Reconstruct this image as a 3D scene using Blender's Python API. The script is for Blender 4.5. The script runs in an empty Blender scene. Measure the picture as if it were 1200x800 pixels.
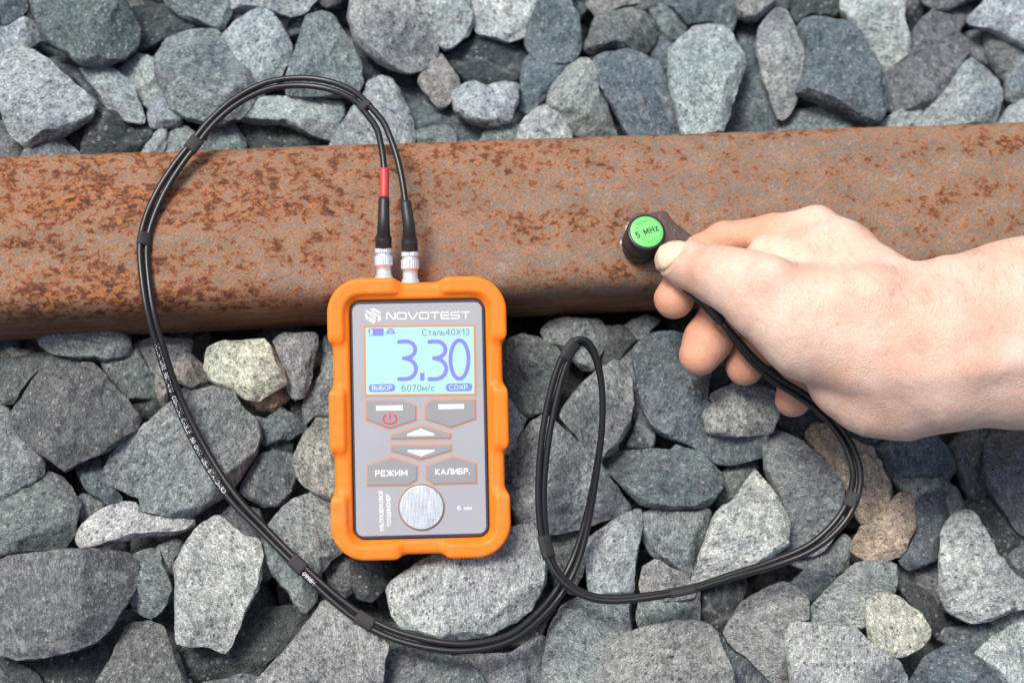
import bpy, math, random
import numpy as np
from mathutils import Matrix, Vector
S = bpy.context.scene
C = S.collection
# ------------------------------------------------------------------ camera
TILT = math.radians(18.0); LENS = 60.0; FPX = 1200*LENS/36.0; DIST = 0.776
cam_d = bpy.data.cameras.new('camera'); cam = bpy.data.objects.new('camera', cam_d); C.objects.link(cam)
LEAN = math.radians(-4.86)                 # the photographer leans a little to the left of the device
_cm = Matrix.Rotation(LEAN, 3, 'Y') @ Matrix.Rotation(TILT, 3, 'X')
RX = np.array(_cm); CAMP = RX @ np.array([0, 0, DIST])
cam.location = CAMP; cam.rotation_euler = _cm.to_euler()
cam_d.lens = LENS; cam_d.sensor_width = 36; cam_d.clip_start = 0.01; cam_d.clip_end = 50
cam_d.dof.use_dof = True; cam_d.dof.focus_distance = 0.757; cam_d.dof.aperture_fstop = 7.1
S.camera = cam
# ------------------------------------------------------------------ world, sun, exposure
SUN_EL, SUN_AZ = 65.0, 304.0          # azimuth clockwise from +Y (degrees)
w = bpy.data.worlds.new('World'); S.world = w; w.use_nodes = True
nt = w.node_tree; bg = nt.nodes['Background']; sk = nt.nodes.new('ShaderNodeTexSky')
sk.sky_type = 'NISHITA'; sk.sun_disc = False; sk.sun_elevation = math.radians(SUN_EL); sk.sun_rotation = math.radians(SUN_AZ)
sk.air_density = 1.0; sk.dust_density = 4.0; sk.ozone_density = 1.0
nt.links.new(sk.outputs[0], bg.inputs[0]); bg.inputs[1].default_value = 0.10
sd = bpy.data.lights.new('sun', 'SUN'); sun = bpy.data.objects.new('sun', sd); C.objects.link(sun)
sd.energy = 2.45; sd.angle = math.radians(18); sd.color = (1.0, 0.96, 0.9)
az, el = math.radians(SUN_AZ), math.radians(SUN_EL)
sun.rotation_euler = Vector((math.sin(az)*math.cos(el), math.cos(az)*math.cos(el), math.sin(el))).to_track_quat('Z', 'Y').to_euler()
S.render.engine = 'CYCLES'
S.view_settings.view_transform = 'Standard'; S.view_settings.look = 'None'; S.view_settings.gamma = 1
S.view_settings.exposure = 0.55
S.render.resolution_x = 1024; S.render.resolution_y = 682

# ------------------------------------------------------------------ helpers
rng = np.random.RandomState(7); R0 = random.Random(11)
def ray(px, py):
    d = RX @ np.array([(px-600)/FPX, (400-py)/FPX, -1.0]); return d
def P(px, py, z=0.0):                       # where the sight line through a photo point meets height z (metres)
    d = ray(px, py); t = (z-CAMP[2])/d[2]; return CAMP + d*t
def pxm(z): return (CAMP[2]-z)/CAMP[2]*DIST/FPX     # metres per photo pixel at height z, about
def tag(o, label=None, cat=None, group=None, kind=None):
    if label: o['label'] = label
    if cat: o['category'] = cat
    if group: o['group'] = group
    if kind: o['kind'] = kind
    return o
def mesh(name, V, F, mat=None, parent=None, smooth=True, loc=None, M=None):
    V = np.asarray(V, dtype=float)
    me = bpy.data.meshes.new(name)
    if isinstance(F, np.ndarray):
        n, k = F.shape
        me.vertices.add(len(V)); me.vertices.foreach_set('co', V.astype(np.float32).ravel())
        me.loops.add(n*k); me.loops.foreach_set('vertex_index', F.astype(np.int32).ravel())
        me.polygons.add(n); me.polygons.foreach_set('loop_start', np.arange(0, n*k, k, dtype=np.int32))
        me.polygons.foreach_set('loop_total', np.full(n, k, dtype=np.int32))
        me.update(calc_edges=True); me.validate()
    else:
        me.from_pydata([tuple(v) for v in V], [], F); me.update()
    me.polygons.foreach_set('use_smooth', np.full(len(me.polygons), smooth, dtype=bool))
    if mat: me.materials.append(mat)
    o = bpy.data.objects.new(name, me); C.objects.link(o)
    if parent is not None: o.parent = parent
    if M is not None: o.matrix_local = M
    if loc is not None: o.location = loc
    return o
def empty(name, loc=(0,0,0), M=None):
    o = bpy.data.objects.new(name, None); C.objects.link(o); o.empty_display_size = 0.02
    if M is not None: o.matrix_world = M
    else: o.location = loc
    return o
def hsh(i, j, k, s):
    n = (i*374761393 + j*668265263 + k*1274126177 + s*974711) & 0x7fffffff
    n = ((n ^ (n >> 13))*1274126177) & 0x7fffffff
    n = ((n ^ (n >> 16))*668265263) & 0x7fffffff
    return (n & 0xffff)/32767.5 - 1
def noise(p, f, s=0):                       # value noise in [-1, 1]
    q = p*f + 1000; i = np.floor(q).astype(np.int64); u = q-i; u = u*u*(3-2*u)
    r = 0
    for a in (0,1):
        for b in (0,1):
            for c in (0,1):
                wgt = (u[:,0] if a else 1-u[:,0])*(u[:,1] if b else 1-u[:,1])*(u[:,2] if c else 1-u[:,2])
                r = r + wgt*hsh(i[:,0]+a, i[:,1]+b, i[:,2]+c, s)
    return r
def surface_nets(F, org, h):
    s = F < 0
    nx, ny, nz = F.shape
    c = [(a,b,d) for a in (0,1) for b in (0,1) for d in (0,1)]
    sl = lambda A, a, b, d: A[a:nx-1+a, b:ny-1+b, d:nz-1+d]
    cnt = sum(sl(s, *k).astype(np.int8) for k in c)
    act = (cnt > 0) & (cnt < 8)
    idx = -np.ones(act.shape, dtype=np.int64); I = np.argwhere(act); idx[act] = np.arange(len(I))
    acc = np.zeros((len(I), 3)); n = np.zeros(len(I))
    for a in c:
        for ax in range(3):
            if a[ax]: continue
            b = list(a); b[ax] = 1
            fa = F[I[:,0]+a[0], I[:,1]+a[1], I[:,2]+a[2]]; fb = F[I[:,0]+b[0], I[:,1]+b[1], I[:,2]+b[2]]
            m = (fa < 0) != (fb < 0)
            t = np.where(m, fa/np.where(m, fa-fb, 1), 0)
            p = np.tile(np.array(a, float), (len(I), 1)); p[:,ax] += t
            acc += p*m[:,None]; n += m
    V = org + (I + acc/n[:,None])*h
    Q = []
    for ax in range(3):
        o1, o2 = (ax+1) % 3, (ax+2) % 3
        A = [slice(None)]*3; B = [slice(None)]*3; A[ax] = slice(0,-1); B[ax] = slice(1,None)
        ch = s[tuple(A)] != s[tuple(B)]
        E = np.argwhere(ch)
        E = E[(E[:,o1] > 0) & (E[:,o2] > 0) & (E[:,o1] < F.shape[o1]-1) & (E[:,o2] < F.shape[o2]-1)]
        ins = s[E[:,0], E[:,1], E[:,2]]
        def g(d1, d2):
            e = E.copy(); e[:,o1] -= d1; e[:,o2] -= d2; return idx[e[:,0], e[:,1], e[:,2]]
        q = np.stack([g(1,1), g(0,1), g(0,0), g(1,0)], 1)
        q[~ins] = q[~ins][:, ::-1]
        Q.append(q)
    return V, np.concatenate(Q)
def smin(a, b, k):
    h = np.clip(0.5+0.5*(b-a)/k, 0, 1); return b*(1-h)+a*h - k*h*(1-h)
def smax(a, b, k): return -smin(-a, -b, k)
# ---- node materials
def new_mat(name, col=(.5,.5,.5), rough=.5, metal=0, spec=None):
    m = bpy.data.materials.new(name); m.use_nodes = True; b = m.node_tree.nodes['Principled BSDF']
    b.inputs['Base Color'].default_value = (*col, 1); b.inputs['Roughness'].default_value = rough; b.inputs['Metallic'].default_value = metal
    if spec is not None: b.inputs['Specular IOR Level'].default_value = spec
    return m
class NB:
    def __init__(s, m): s.t = m.node_tree; s.b = s.t.nodes['Principled BSDF']
    def n(s, ty, **kw):
        x = s.t.nodes.new(ty)
        for k, v in kw.items(): setattr(x, k, v)
        return x
    def l(s, a, b): s.t.links.new(a, b)
    def noise(s, vec, scale, detail=3, rough=.55, dist=0):
        x = s.n('ShaderNodeTexNoise'); x.inputs['Scale'].default_value = scale; x.inputs['Detail'].default_value = detail
        x.inputs['Roughness'].default_value = rough; x.inputs['Distortion'].default_value = dist; s.l(vec, x.inputs['Vector']); return x.outputs['Fac']
    def ramp(s, fac, stops):
        x = s.n('ShaderNodeValToRGB'); e = x.color_ramp.elements
        while len(e) < len(stops): e.new(0.5)
        for q, (p, c) in zip(e, stops):
            q.position = p; q.color = (*c, 1) if len(c) == 3 else c
        s.l(fac, x.inputs[0]); return x.outputs[0]
    def g(s, v): return (v, v, v)
    def mix(s, fac, a, b, mode='MIX'):
        x = s.n('ShaderNodeMix', data_type='RGBA', blend_type=mode)
        for sock, v in ((x.inputs[0], fac), (x.inputs[6], a), (x.inputs[7], b)):
            if isinstance(v, (int, float)): sock.default_value = v
            elif isinstance(v, tuple): sock.default_value = (*v, 1)
            else: s.l(v, sock)
        return x.outputs[2]
    def math(s, op, a, b=0.0):
        x = s.n('ShaderNodeMath', operation=op)
        for sock, v in ((x.inputs[0], a), (x.inputs[1], b)):
            if isinstance(v, (int, float)): sock.default_value = v
            else: s.l(v, sock)
        return x.outputs[0]
    def bump(s, h, dist, strength=1.0):
        x = s.n('ShaderNodeBump'); x.inputs['Distance'].default_value = dist; x.inputs['Strength'].default_value = strength
        s.l(h, x.inputs['Height']); s.l(x.outputs[0], s.b.inputs['Normal'])
    def obj(s, scale=None):
        tc = s.n('ShaderNodeTexCoord'); v = tc.outputs['Object']
        if scale:
            m = s.n('ShaderNodeMapping'); m.inputs['Scale'].default_value = scale; s.l(v, m.inputs[0]); v = m.outputs[0]
        return v
# ------------------------------------------------------------------ stone material
def stone_material():
    m = new_mat('crushed_granite', rough=.85, spec=.3); k = NB(m)
    oi = k.n('ShaderNodeObjectInfo'); v = k.obj()
    rv = k.n('ShaderNodeCombineXYZ'); k.l(oi.outputs['Random'], rv.inputs[0]); k.l(oi.outputs['Random'], rv.inputs[2])
    add = k.n('ShaderNodeVectorMath', operation='MULTIPLY_ADD'); k.l(rv.outputs[0], add.inputs[0]); add.inputs[1].default_value = (7, 7, 7); k.l(v, add.inputs[2])
    v = add.outputs[0]
    # stretched grain: a rotation that differs from stone to stone
    ro = k.n('ShaderNodeVectorMath', operation='SCALE'); k.l(rv.outputs[0], ro.inputs[0]); ro.inputs[3].default_value = 40
    vr = k.n('ShaderNodeVectorRotate', rotation_type='EULER_XYZ'); k.l(v, vr.inputs['Vector']); k.l(ro.outputs[0], vr.inputs['Rotation'])
    mp = k.n('ShaderNodeMapping'); k.l(vr.outputs[0], mp.inputs[0]); mp.inputs['Scale'].default_value = (1, 1.5, 1.15)
    vs = mp.outputs[0]
    fine = k.noise(vs, 950, 4, .75)
    mid = k.noise(vs, 230, 5, .66)
    big = k.noise(v, 38, 3, .5, .3)
    base = oi.outputs['Color']
    c = k.mix(1.0, base, k.ramp(big, [(.3, (.72,.75,.78)), (.52, (1,1,1)), (.72, (1.2,1.2,1.17))]), 'MULTIPLY')
    c = k.mix(1.0, c, k.ramp(mid, [(.34, (.62,.64,.67)), (.5, (1,1,1)), (.66, (1.36,1.35,1.31))]), 'MULTIPLY')
    c = k.mix(1.0, c, k.ramp(fine, [(.36, (.62,.63,.65)), (.48, (.97,.97,.97)), (.6, (1.28,1.28,1.25))]), 'MULTIPLY')
    # crystals: every grain of the rock has its own tone
    for sc_, lo_, hi_ in ((1150, .66, 1.42), (2000, .76, 1.26)):
        vc = k.n('ShaderNodeTexVoronoi'); vc.inputs['Scale'].default_value = sc_; k.l(vs, vc.inputs['Vector'])
        sc1 = k.n('ShaderNodeSeparateColor'); k.l(vc.outputs['Color'], sc1.inputs[0])
        c = k.mix(.85, c, k.mix(1.0, c, k.ramp(sc1.outputs[2], [(.1, (lo_,)*3), (.5, (.96,.96,.96)), (.95, (hi_,)*3)]), 'MULTIPLY'))
    # white quartz flecks and dark mica
    vo = k.n('ShaderNodeTexVoronoi'); vo.inputs['Scale'].default_value = 420; k.l(vs, vo.inputs['Vector'])
    sep = k.n('ShaderNodeSeparateColor'); k.l(vo.outputs['Color'], sep.inputs[0])
    fl = k.math('MULTIPLY', k.math('GREATER_THAN', sep.outputs[0], .86), k.math('LESS_THAN', vo.outputs['Distance'], .38))
    c = k.mix(k.math('MULTIPLY', fl, .3), c, (.62,.62,.60))
    dk = k.math('MULTIPLY', k.math('GREATER_THAN', sep.outputs[1], .84), k.math('LESS_THAN', vo.outputs['Distance'], .42))
    c = k.mix(k.math('MULTIPLY', dk, .6), c, (.035,.037,.04))
    # faint brown staining in patches
    st = k.ramp(k.noise(v, 55, 3, .6, .8), [(.64, (0,0,0)), (.8, (.35,.35,.35))])
    c = k.mix(st, c, k.mix(1.0, c, (1.25, .98, .72), 'MULTIPLY'))
    # pale veins and streaks
    vein = k.ramp(k.noise(vs, 26, 4, .5, .9), [(.47, (0,0,0)), (.5, (.4,.4,.4)), (.53, (0,0,0))])
    vein = k.math('MULTIPLY', vein, k.ramp(k.noise(v, 30, 2), [(.56, (0,0,0)), (.66, (1,1,1))]))
    c = k.mix(vein, c, (.45,.45,.43))
    k.l(c, k.b.inputs['Base Color'])
    h = k.math('ADD', k.math('MULTIPLY', fine, .6), k.math('ADD', k.math('MULTIPLY', mid, 1.3), k.math('MULTIPLY', k.noise(v, 1500, 2), .25)))
    k.bump(h, .0014, .9)
    k.l(k.ramp(fine, [(.4, (.95,.95,.95)), (.66, (.6,.6,.6))]), k.b.inputs['Roughness'])
    return m
M_STONE = stone_material()
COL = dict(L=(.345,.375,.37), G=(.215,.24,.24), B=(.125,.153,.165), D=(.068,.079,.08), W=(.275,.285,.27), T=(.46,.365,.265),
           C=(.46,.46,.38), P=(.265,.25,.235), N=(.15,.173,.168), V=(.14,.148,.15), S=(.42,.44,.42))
# ------------------------------------------------------------------ the bed of the track
def ground():
    n = 150; xs = np.linspace(-1.6, 1.6, n); X, Y = np.meshgrid(xs, xs, indexing='ij')
    p = np.stack([X.ravel(), Y.ravel(), 0*X.ravel()], 1)
    z = -0.105 + .008*noise(p, 25) + .003*noise(p, 70, 3)
    V = np.stack([p[:,0], p[:,1], z], 1)
    i = np.arange(n*n).reshape(n, n)
    F = np.stack([i[:-1,:-1].ravel(), i[1:,:-1].ravel(), i[1:,1:].ravel(), i[:-1,1:].ravel()], 1)
    m = new_mat('dark_grit', (.06,.06,.06), .95); k = NB(m); v = k.obj()
    k.l(k.ramp(k.noise(v, 300, 5, .7), [(.3, (.02,.02,.022)), (.7, (.16,.16,.15))]), k.b.inputs['Base Color']); k.bump(k.noise(v, 200, 4), .003)
    tag(mesh('ground', V, F, m), kind='structure')
ground()
# ------------------------------------------------------------------ rail
YAW = .0762
RAILM = Matrix.Translation((0, .0654, 0)) @ Matrix.Rotation(YAW, 4, 'Z')
def rail():
    half = []                                # half profile of a heavy running rail (metres), from crown to foot
    half += [(0, 0), (.012, -.0002), (.02, -.0006), (.0265, -.0010), (.0305, -.0018), (.0332, -.0032), (.0353, -.0055), (.0366, -.0085), (.0373, -.012), (.0376, -.019), (.0378, -.034),
             (.0376, -.0385), (.0367, -.0402), (.034, -.0418), (.022, -.0455), (.014, -.050), (.0105, -.056), (.009, -.07), (.009, -.11), (.011, -.135), (.018, -.148), (.035, -.157), (.06, -.164), (.074, -.168), (.075, -.172), (.075, -.18)]
    half = [(x*1.055 if z > -.045 else x, z if z > -.019 else -.019+(z+.019)*1.19 if z > -.05 else z-.006) for x, z in half]
    pr = [(-x, z) for x, z in reversed(half)][:-1] + half
    # refine
    q = []
    for (x0, z0), (x1, z1) in zip(pr[:-1], pr[1:]):
        n = max(1, int(math.hypot(x1-x0, z1-z0)/.0025))
        q += [(x0+(x1-x0)*i/n, z0+(z1-z0)*i/n) for i in range(n)]
    q.append(pr[-1]); q = np.array(q); m = len(q)
    nx = 420; xs = np.linspace(-.75, .75, nx)
    V = np.zeros((nx, m, 3)); V[:,:,0] = xs[:,None]; V[:,:,1] = q[None,:,0]; V[:,:,2] = q[None,:,1]
    V = V.reshape(-1, 3); ps = V*np.array([.35, 1, 1])
    d = .00035*noise(ps, 70, 5) + .00028*noise(ps, 160, 9) + .0002*noise(V, 260, 11)
    # the lower lip of the head and its gauge corner are battered here and there
    nrm = np.stack([0*d, np.sign(V[:,1])*np.clip(np.abs(V[:,1])/.04, 0, 1), np.where(np.abs(V[:,1]) < .033, 1, .3)], 1)
    V = V + nrm*d[:,None]
    i = np.arange(nx*m).reshape(nx, m)
    F = np.stack([i[:-1,:-1].ravel(), i[:-1,1:].ravel(), i[1:,1:].ravel(), i[1:,:-1].ravel()], 1)
    V = np.vstack([V, [[-.75, 0, -.09], [.75, 0, -.09]]])
    tri = [[i[0,j+1], i[0,j], nx*m, nx*m] for j in range(m-1)]
    Fl = [tuple(f) for f in F] + [(i[0,j+1], i[0,j], nx*m) for j in range(m-1)] + [(i[-1,j], i[-1,j+1], nx*m+1) for j in range(m-1)] + [(i[0,0], i[0,-1], nx*m), (i[-1,-1], i[-1,0], nx*m+1), (i[0,-1], i[0,0], i[-1,0], i[-1,-1])]
    mt = new_mat('rusty_rail_steel', rough=.6, metal=0, spec=.45); k = NB(mt)
    v = k.obj(); vs = k.obj((.42, 1, 1)); vl = k.obj((.12, 1, 1))
    vs = k.obj((.75, 1, 1))
    n1 = k.noise(vs, 380, 6, .68, .3); n2 = k.noise(vs, 70, 4, .6, .5); n3 = k.noise(vl, 60, 4, .6, .3); n4 = k.noise(v, 1100, 3, .7); n5 = k.noise(v, 9, 2, .5); n6 = k.noise(vs, 620, 4, .65, .2)
    sx = k.n('ShaderNodeSeparateXYZ'); k.l(v, sx.inputs[0])
    px = k.n('ShaderNodeMapRange'); px.inputs['From Min'].default_value = -.25; px.inputs['From Max'].default_value = .12; px.inputs['To Min'].default_value = .05; px.inputs['To Max'].default_value = -.085; k.l(sx.outputs[0], px.inputs[0])
    py = k.n('ShaderNodeMapRange'); py.inputs['From Min'].default_value = .004; py.inputs['From Max'].default_value = .034; py.inputs['To Min'].default_value = 0; py.inputs['To Max'].default_value = .05; k.l(sx.outputs[1], py.inputs[0])
    # how densely the rust lies: thinner on the rubbed running band to the right
    den = k.math('ADD', k.math('ADD', px.outputs[0], py.outputs[0]), k.math('MULTIPLY', k.math('SUBTRACT', k.math('ADD', n2, n3), 1.0), .5))
    wr = k.math('SUBTRACT', .8, den)
    nr = k.noise(vs, 300, 8, .72, .25)
    t_ = k.math('SUBTRACT', nr, k.math('MULTIPLY', den, .75))
    c = k.ramp(t_, [(.35, (.085,.032,.018)), (.42, (.18,.058,.025)), (.462, (.27,.105,.042)), (.50, (.33,.175,.095)), (.545, (.28,.175,.115)), (.61, (.195,.145,.115)), (.70, (.29,.215,.17))])
    c = k.mix(1.0, c, k.ramp(n2, [(.35, (1.12,1.04,.95)), (.65, (.80,.84,.88))]), 'MULTIPLY')
    c = k.mix(1.0, c, k.ramp(n4, [(.3, (.7,.7,.7)), (.7, (1.28,1.26,1.22))]), 'MULTIPLY')
    fl = k.ramp(k.math('ADD', k.noise(k.obj((.65, 1, 1.3)), 420, 6, .7, .3), k.math('MULTIPLY', den, 1.1)), [(.635, (0,0,0)), (.70, (.8,.8,.8))])
    c = k.mix(fl, c, k.mix(n6, (.42,.12,.025), (.50,.23,.075)))
    pit = k.ramp(k.noise(vs, 700, 5, .7, .2), [(.34, (1,1,1)), (.42, (0,0,0))])
    c = k.mix(k.math('MULTIPLY', pit, .5), c, (.07,.035,.025))
    # streaks rolled along the side of the head
    side = k.n('ShaderNodeMapRange'); side.inputs['From Min'].default_value = -.012; side.inputs['From Max'].default_value = -.018; k.l(sx.outputs[2], side.inputs[0])
    sc = k.ramp(k.noise(k.obj((.05, .6, 1)), 420, 5, .65), [(.35, (.11,.042,.02)), (.55, (.23,.10,.05)), (.68, (.36,.18,.10))])
    c = k.mix(k.math('MULTIPLY', side.outputs[0], .75), c, sc)
    k.l(c, k.b.inputs['Base Color'])
    k.l(k.ramp(wr, [(.74, (.85,.85,.85)), (.9, (.5,.5,.5))]), k.b.inputs['Roughness'])
    k.bump(k.math('ADD', k.math('MULTIPLY', nr, -1.0), k.math('ADD', n2, k.math('MULTIPLY', n4, .35))), .0011, .9)
    o = mesh('rail', V, Fl, mt); o.matrix_world = RAILM
    tag(o, 'rusty orange brown steel rail crossing the stones under the measuring device and the hand', 'rail')
rail()
# ------------------------------------------------------------------ stones
def stone_mesh(poly, zs, size, seed, NT, NR, top=None, facets=(), tilt=None, NB_=6, flat=1.0):
    """poly: outline (n,3) in metres at the height zs; returns vertices (local, z relative to zs), faces, centre."""
    r = np.random.RandomState(seed)
    q = poly[:, :2]; a = q; b = np.roll(q, -1, 0)
    cr = a[:,0]*b[:,1]-b[:,0]*a[:,1]; A = cr.sum()/2
    c = np.array([((a[:,0]+b[:,0])*cr).sum(), ((a[:,1]+b[:,1])*cr).sum()])/(6*A)
    th = np.linspace(0, 2*np.pi, NT, endpoint=False); D = np.stack([np.cos(th), np.sin(th)], 1)
    Rr = np.zeros(NT)
    for p0, p1 in zip(q-c, np.roll(q-c, -1, 0)):
        e = p1-p0; den = D[:,0]*e[1]-D[:,1]*e[0]; den = np.where(np.abs(den) < 1e-12, 1e-12, den)
        t = (p0[0]*e[1]-p0[1]*e[0])/den; u = (p0[0]*D[:,1]-p0[1]*D[:,0])/den
        ok = (t > 0) & (u >= -1e-6) & (u <= 1+1e-6); Rr = np.where(ok & (t > Rr), t, Rr)
    Rr = np.where(Rr <= 0, size*.4, Rr)
    Rs = (np.roll(Rr, 1)+6*Rr+np.roll(Rr, -1))/8
    Rr = Rs
    H = top if top is not None else min(.014, max(.0045, .22*size))*flat
    tt = np.linspace(0, 1, NR+1)[1:]; rr = 1-(1-tt)**1.5
    td = tilt if tilt is not None else (r.uniform(0, 360), r.uniform(2, 13))
    tdir = np.array([math.cos(math.radians(td[0])), math.sin(math.radians(td[0]))])*math.tan(math.radians(td[1]))
    planes = []
    sup = lambda d: (D*Rr[:,None] @ d).max()
    k = r.randint(5, 8); a0 = r.uniform(0, 360)
    for i in range(k):                              # steep flanks all round
        ang = math.radians(a0+360*i/k+r.uniform(-18, 18)); d = np.array([math.cos(ang), math.sin(ang)])
        planes.append((d, sup(d)*r.uniform(.95, 1.0), r.uniform(2.2, 4.0) if r.rand() < .62 else r.uniform(.7, 1.3)))
    n_b = r.randint(2, 4); a1 = r.uniform(0, 2*np.pi)
    for i in range(n_b):                            # broad bevels cutting the top
        ang = a1 + 2*np.pi*i/n_b + r.uniform(-.5, .5); d = np.array([math.cos(ang), math.sin(ang)]); sl = r.uniform(.3, .9)
        planes.append((d, sup(d)*r.uniform(.1, .75) + H/sl, sl))
    for i in range(6):                              # shallow breaks that keep the upper face from being one plane
        ang = r.uniform(0, 2*np.pi); d = np.array([math.cos(ang), math.sin(ang)]); sl = r.uniform(.08, .32)
        planes.append((d, sup(d)*r.uniform(-.45, .45) + H/sl, sl))
    for (ang, inset, drop) in facets:                # named faces: direction, where the break starts (share of reach), slope
        d = np.array([math.cos(math.radians(ang)), math.sin(math.radians(ang))]); s_ = sup(d)
        planes.append((d, s_*inset + H/drop, drop))
    V = [[0, 0, 0]]; XY = [np.zeros(2)]; rim = [size]
    P2 = (rr[:,None,None]*Rr[None,:,None])*D[None]
    P2 = P2.reshape(-1, 2); rimd = ((1-rr)[:,None]*Rr[None,:]).reshape(-1)
    P2 = np.vstack([[0, 0], P2]); rimd = np.concatenate([[size], rimd])
    z = H + P2 @ tdir
    for d, s_, sl in planes: z = np.minimum(z, (s_ - P2 @ d)*sl)
    z = np.minimum(z, rimd*4.5 + .0004)
    z = np.maximum(z, -size*.5)
    top_v = np.column_stack([P2, z])
    dep = max(.011, .36*size); bt = np.linspace(0, 1, NB_+1)[1:]
    bot = []
    for t in bt:
        s_ = math.cos(t*math.pi/2)**.7 if t < 1 else 0.02
        bot.append(np.column_stack([D*Rr[:,None]*s_, np.full(NT, -dep*math.sin(t*math.pi/2)) + z[-NT:]*(1-t)]))
    V = np.vstack([top_v]+bot+[[[0, 0, -dep]]])
    rows = NR + NB_; base = 1 + np.arange(rows)[:,None]*NT + np.arange(NT)[None]
    j2 = (np.arange(NT)+1) % NT
    F = [(0, int(base[0,j]), int(base[0,j2[j]])) for j in range(NT)]
    A_, B_ = base[:-1], base[1:]
    quad = np.stack([A_.ravel(), B_.ravel(), B_[:,j2].ravel(), A_[:,j2].ravel()], 1)
    F += [tuple(x) for x in quad.tolist()]
    last = len(V)-1; F += [(int(base[-1,j]), last, int(base[-1,j2[j]])) for j in range(NT)]
    # fracture relief: broad undulation, chips, grain
    p3 = V + r.uniform(-5, 5, 3)
    def vec(f, s): return np.stack([noise(p3, f, s), noise(p3, f, s+1), noise(p3, f, s+2)], 1)
    V = V + vec(2.2/size, 1)*size*np.array([.018, .018, .03])
    n1 = noise(p3, 110, 21); ridged = 1-2*np.abs(noise(p3, 150, 31))
    # terraced chips: a quantised field gives little steps like broken granite
    q = noise(p3*np.array([1, 1, .6]) + .004*vec(120, 71), 42, 41)*3; step = np.floor(q) + np.clip((q-np.floor(q))*5, 0, 1)
    V[:,2] += .0007*step*min(1, size/.02) + .0010*n1 + .0007*ridged
    V += vec(260, 51)*.0005 + vec(650, 61)*.00022
    rd = rimd; return V, F, c
GROUP = 'crushed stones of the track ballast'
BASE = {'a': -.040, 'b': -.037}
def add_stone(i, px, code, lvl, label, facets=(), tilt=None, flat=1.0):
    px = np.array(px, float); cen = px.mean(0)
    zs = (BASE['a'] if cen[1] < 250 else BASE['b']) + lvl*.0013
    px = cen + (px-cen)*(1.015 if lvl > 2 else 1.04 if lvl > -3 else 1.10 if lvl > -9 else 1.2)
    poly = np.array([P(x, y, zs) for x, y in px])
    q = poly[:, :2]; A = abs((q[:,0]*np.roll(q[:,1], -1)-np.roll(q[:,0], -1)*q[:,1]).sum())/2; size = math.sqrt(A)
    if (q[:,0]*np.roll(q[:,1], -1)-np.roll(q[:,0], -1)*q[:,1]).sum() < 0: poly = poly[::-1]
    NT = int(min(150, max(56, size/.0004))); NR = int(min(36, max(13, size*.5/.0006)))
    V, F, c = stone_mesh(poly, zs, size, 100+i, NT, NR, facets=facets, tilt=tilt, flat=flat)
    o = mesh('ballast_stone', V, F, M_STONE, loc=(c[0], c[1], zs)); o.data.set_sharp_from_angle(angle=.62)
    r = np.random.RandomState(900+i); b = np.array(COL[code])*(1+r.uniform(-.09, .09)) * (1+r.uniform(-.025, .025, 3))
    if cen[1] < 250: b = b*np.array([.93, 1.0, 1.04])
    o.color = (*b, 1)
    tag(o, label, 'stone', GROUP)
ST = []
def s(code, lvl, pts, label, facets=(), tilt=None, flat=1.0):
    v = [float(t) for t in pts.replace(',', ' ').split()]; ST.append((list(zip(v[::2], v[1::2])), code, lvl, label, facets, tilt, flat))
# --- beyond the rail
s('B',0,'-14,-14 33,-8 31,12 20,25 5,33 -14,32','dark blue grey stone cut by the top left corner of the photo')
s('L',-2,'-14,38 0,33 28,22 42,30 48,44 35,56 10,66 -14,74','pale stone at the left edge wedged above the large triangular one')
s('N',6,'30,-18 37,15 48,45 70,60 95,78 120,76 146,66 161,48 163,30 152,8 140,-18','very large rounded greenish grey stone in the top left',((270,.62,.55),),(100,3))
s('L',5,'-12,78 10,58 24,54 60,72 77,90 112,117 108,136 70,158 45,166 28,173 14,160 2,133 -12,112','big triangular speckled blue grey stone at the left edge just beyond the rail',((-20,.55,.5),))
s('L',0,'92,80 118,79 140,84 158,104 163,120 172,139 166,143 145,140 125,126 113,108','pale pointed stone below the very large rounded greenish one')
s('L',-4,'138,82 165,65 182,72 186,92 194,110 184,120 174,125 164,118 150,97','pale stone tucked between the very large greenish one and the broad rounded one')
s('D',-6,'155,10 175,0 202,14 245,31 228,40 188,50 165,58 158,48 163,30','dark grey slab sloping right of the very large greenish stone')
s('G',2,'190,-12 262,-12 273,15 258,36 240,29 210,18 195,5','grey stone at the top edge above the dark sloping slab')
s('G',3,'184,62 190,50 215,40 256,38 270,62 300,93 312,108 282,136 262,146 240,148 213,138 196,125 189,105 182,88','large broad stone with a rounded top left of the arch of the cable',((260,.5,.6),))
s('L',4,'254,46 262,38 280,23 298,13 320,18 335,35 344,55 336,76 320,101 305,102 290,88 268,65','egg shaped pale stone with a dark lower right side above the arch of the cable',((-40,.25,.7),))
s('L',3,'255,-14 262,2 268,12 290,11 340,18 360,14 378,-14','pale flat stone along the top edge above the cable arch')
s('G',4,'359,22 370,17 390,20 402,36 413,52 423,75 425,96 416,114 390,114 335,112 333,95 343,70 351,45','tall ridged stone with a bright left face rising above the cable arch',((10,.05,.45),(180,.75,.4)),(180,4))
s('L',-1,'272,128 300,119 330,117 400,117 405,131 388,162 365,157 335,146 300,142 280,140','pale flat topped stone seen through the cable arch beyond the rail',((270,.7,.3),))
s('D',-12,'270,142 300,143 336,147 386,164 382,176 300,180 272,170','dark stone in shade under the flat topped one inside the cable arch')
s('L',0,'383,174 400,150 423,118 432,98 445,89 460,96 471,115 479,135 485,155 484,176','tall pale triangular stone glinting behind the fabric band at the top of the cable')
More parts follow.
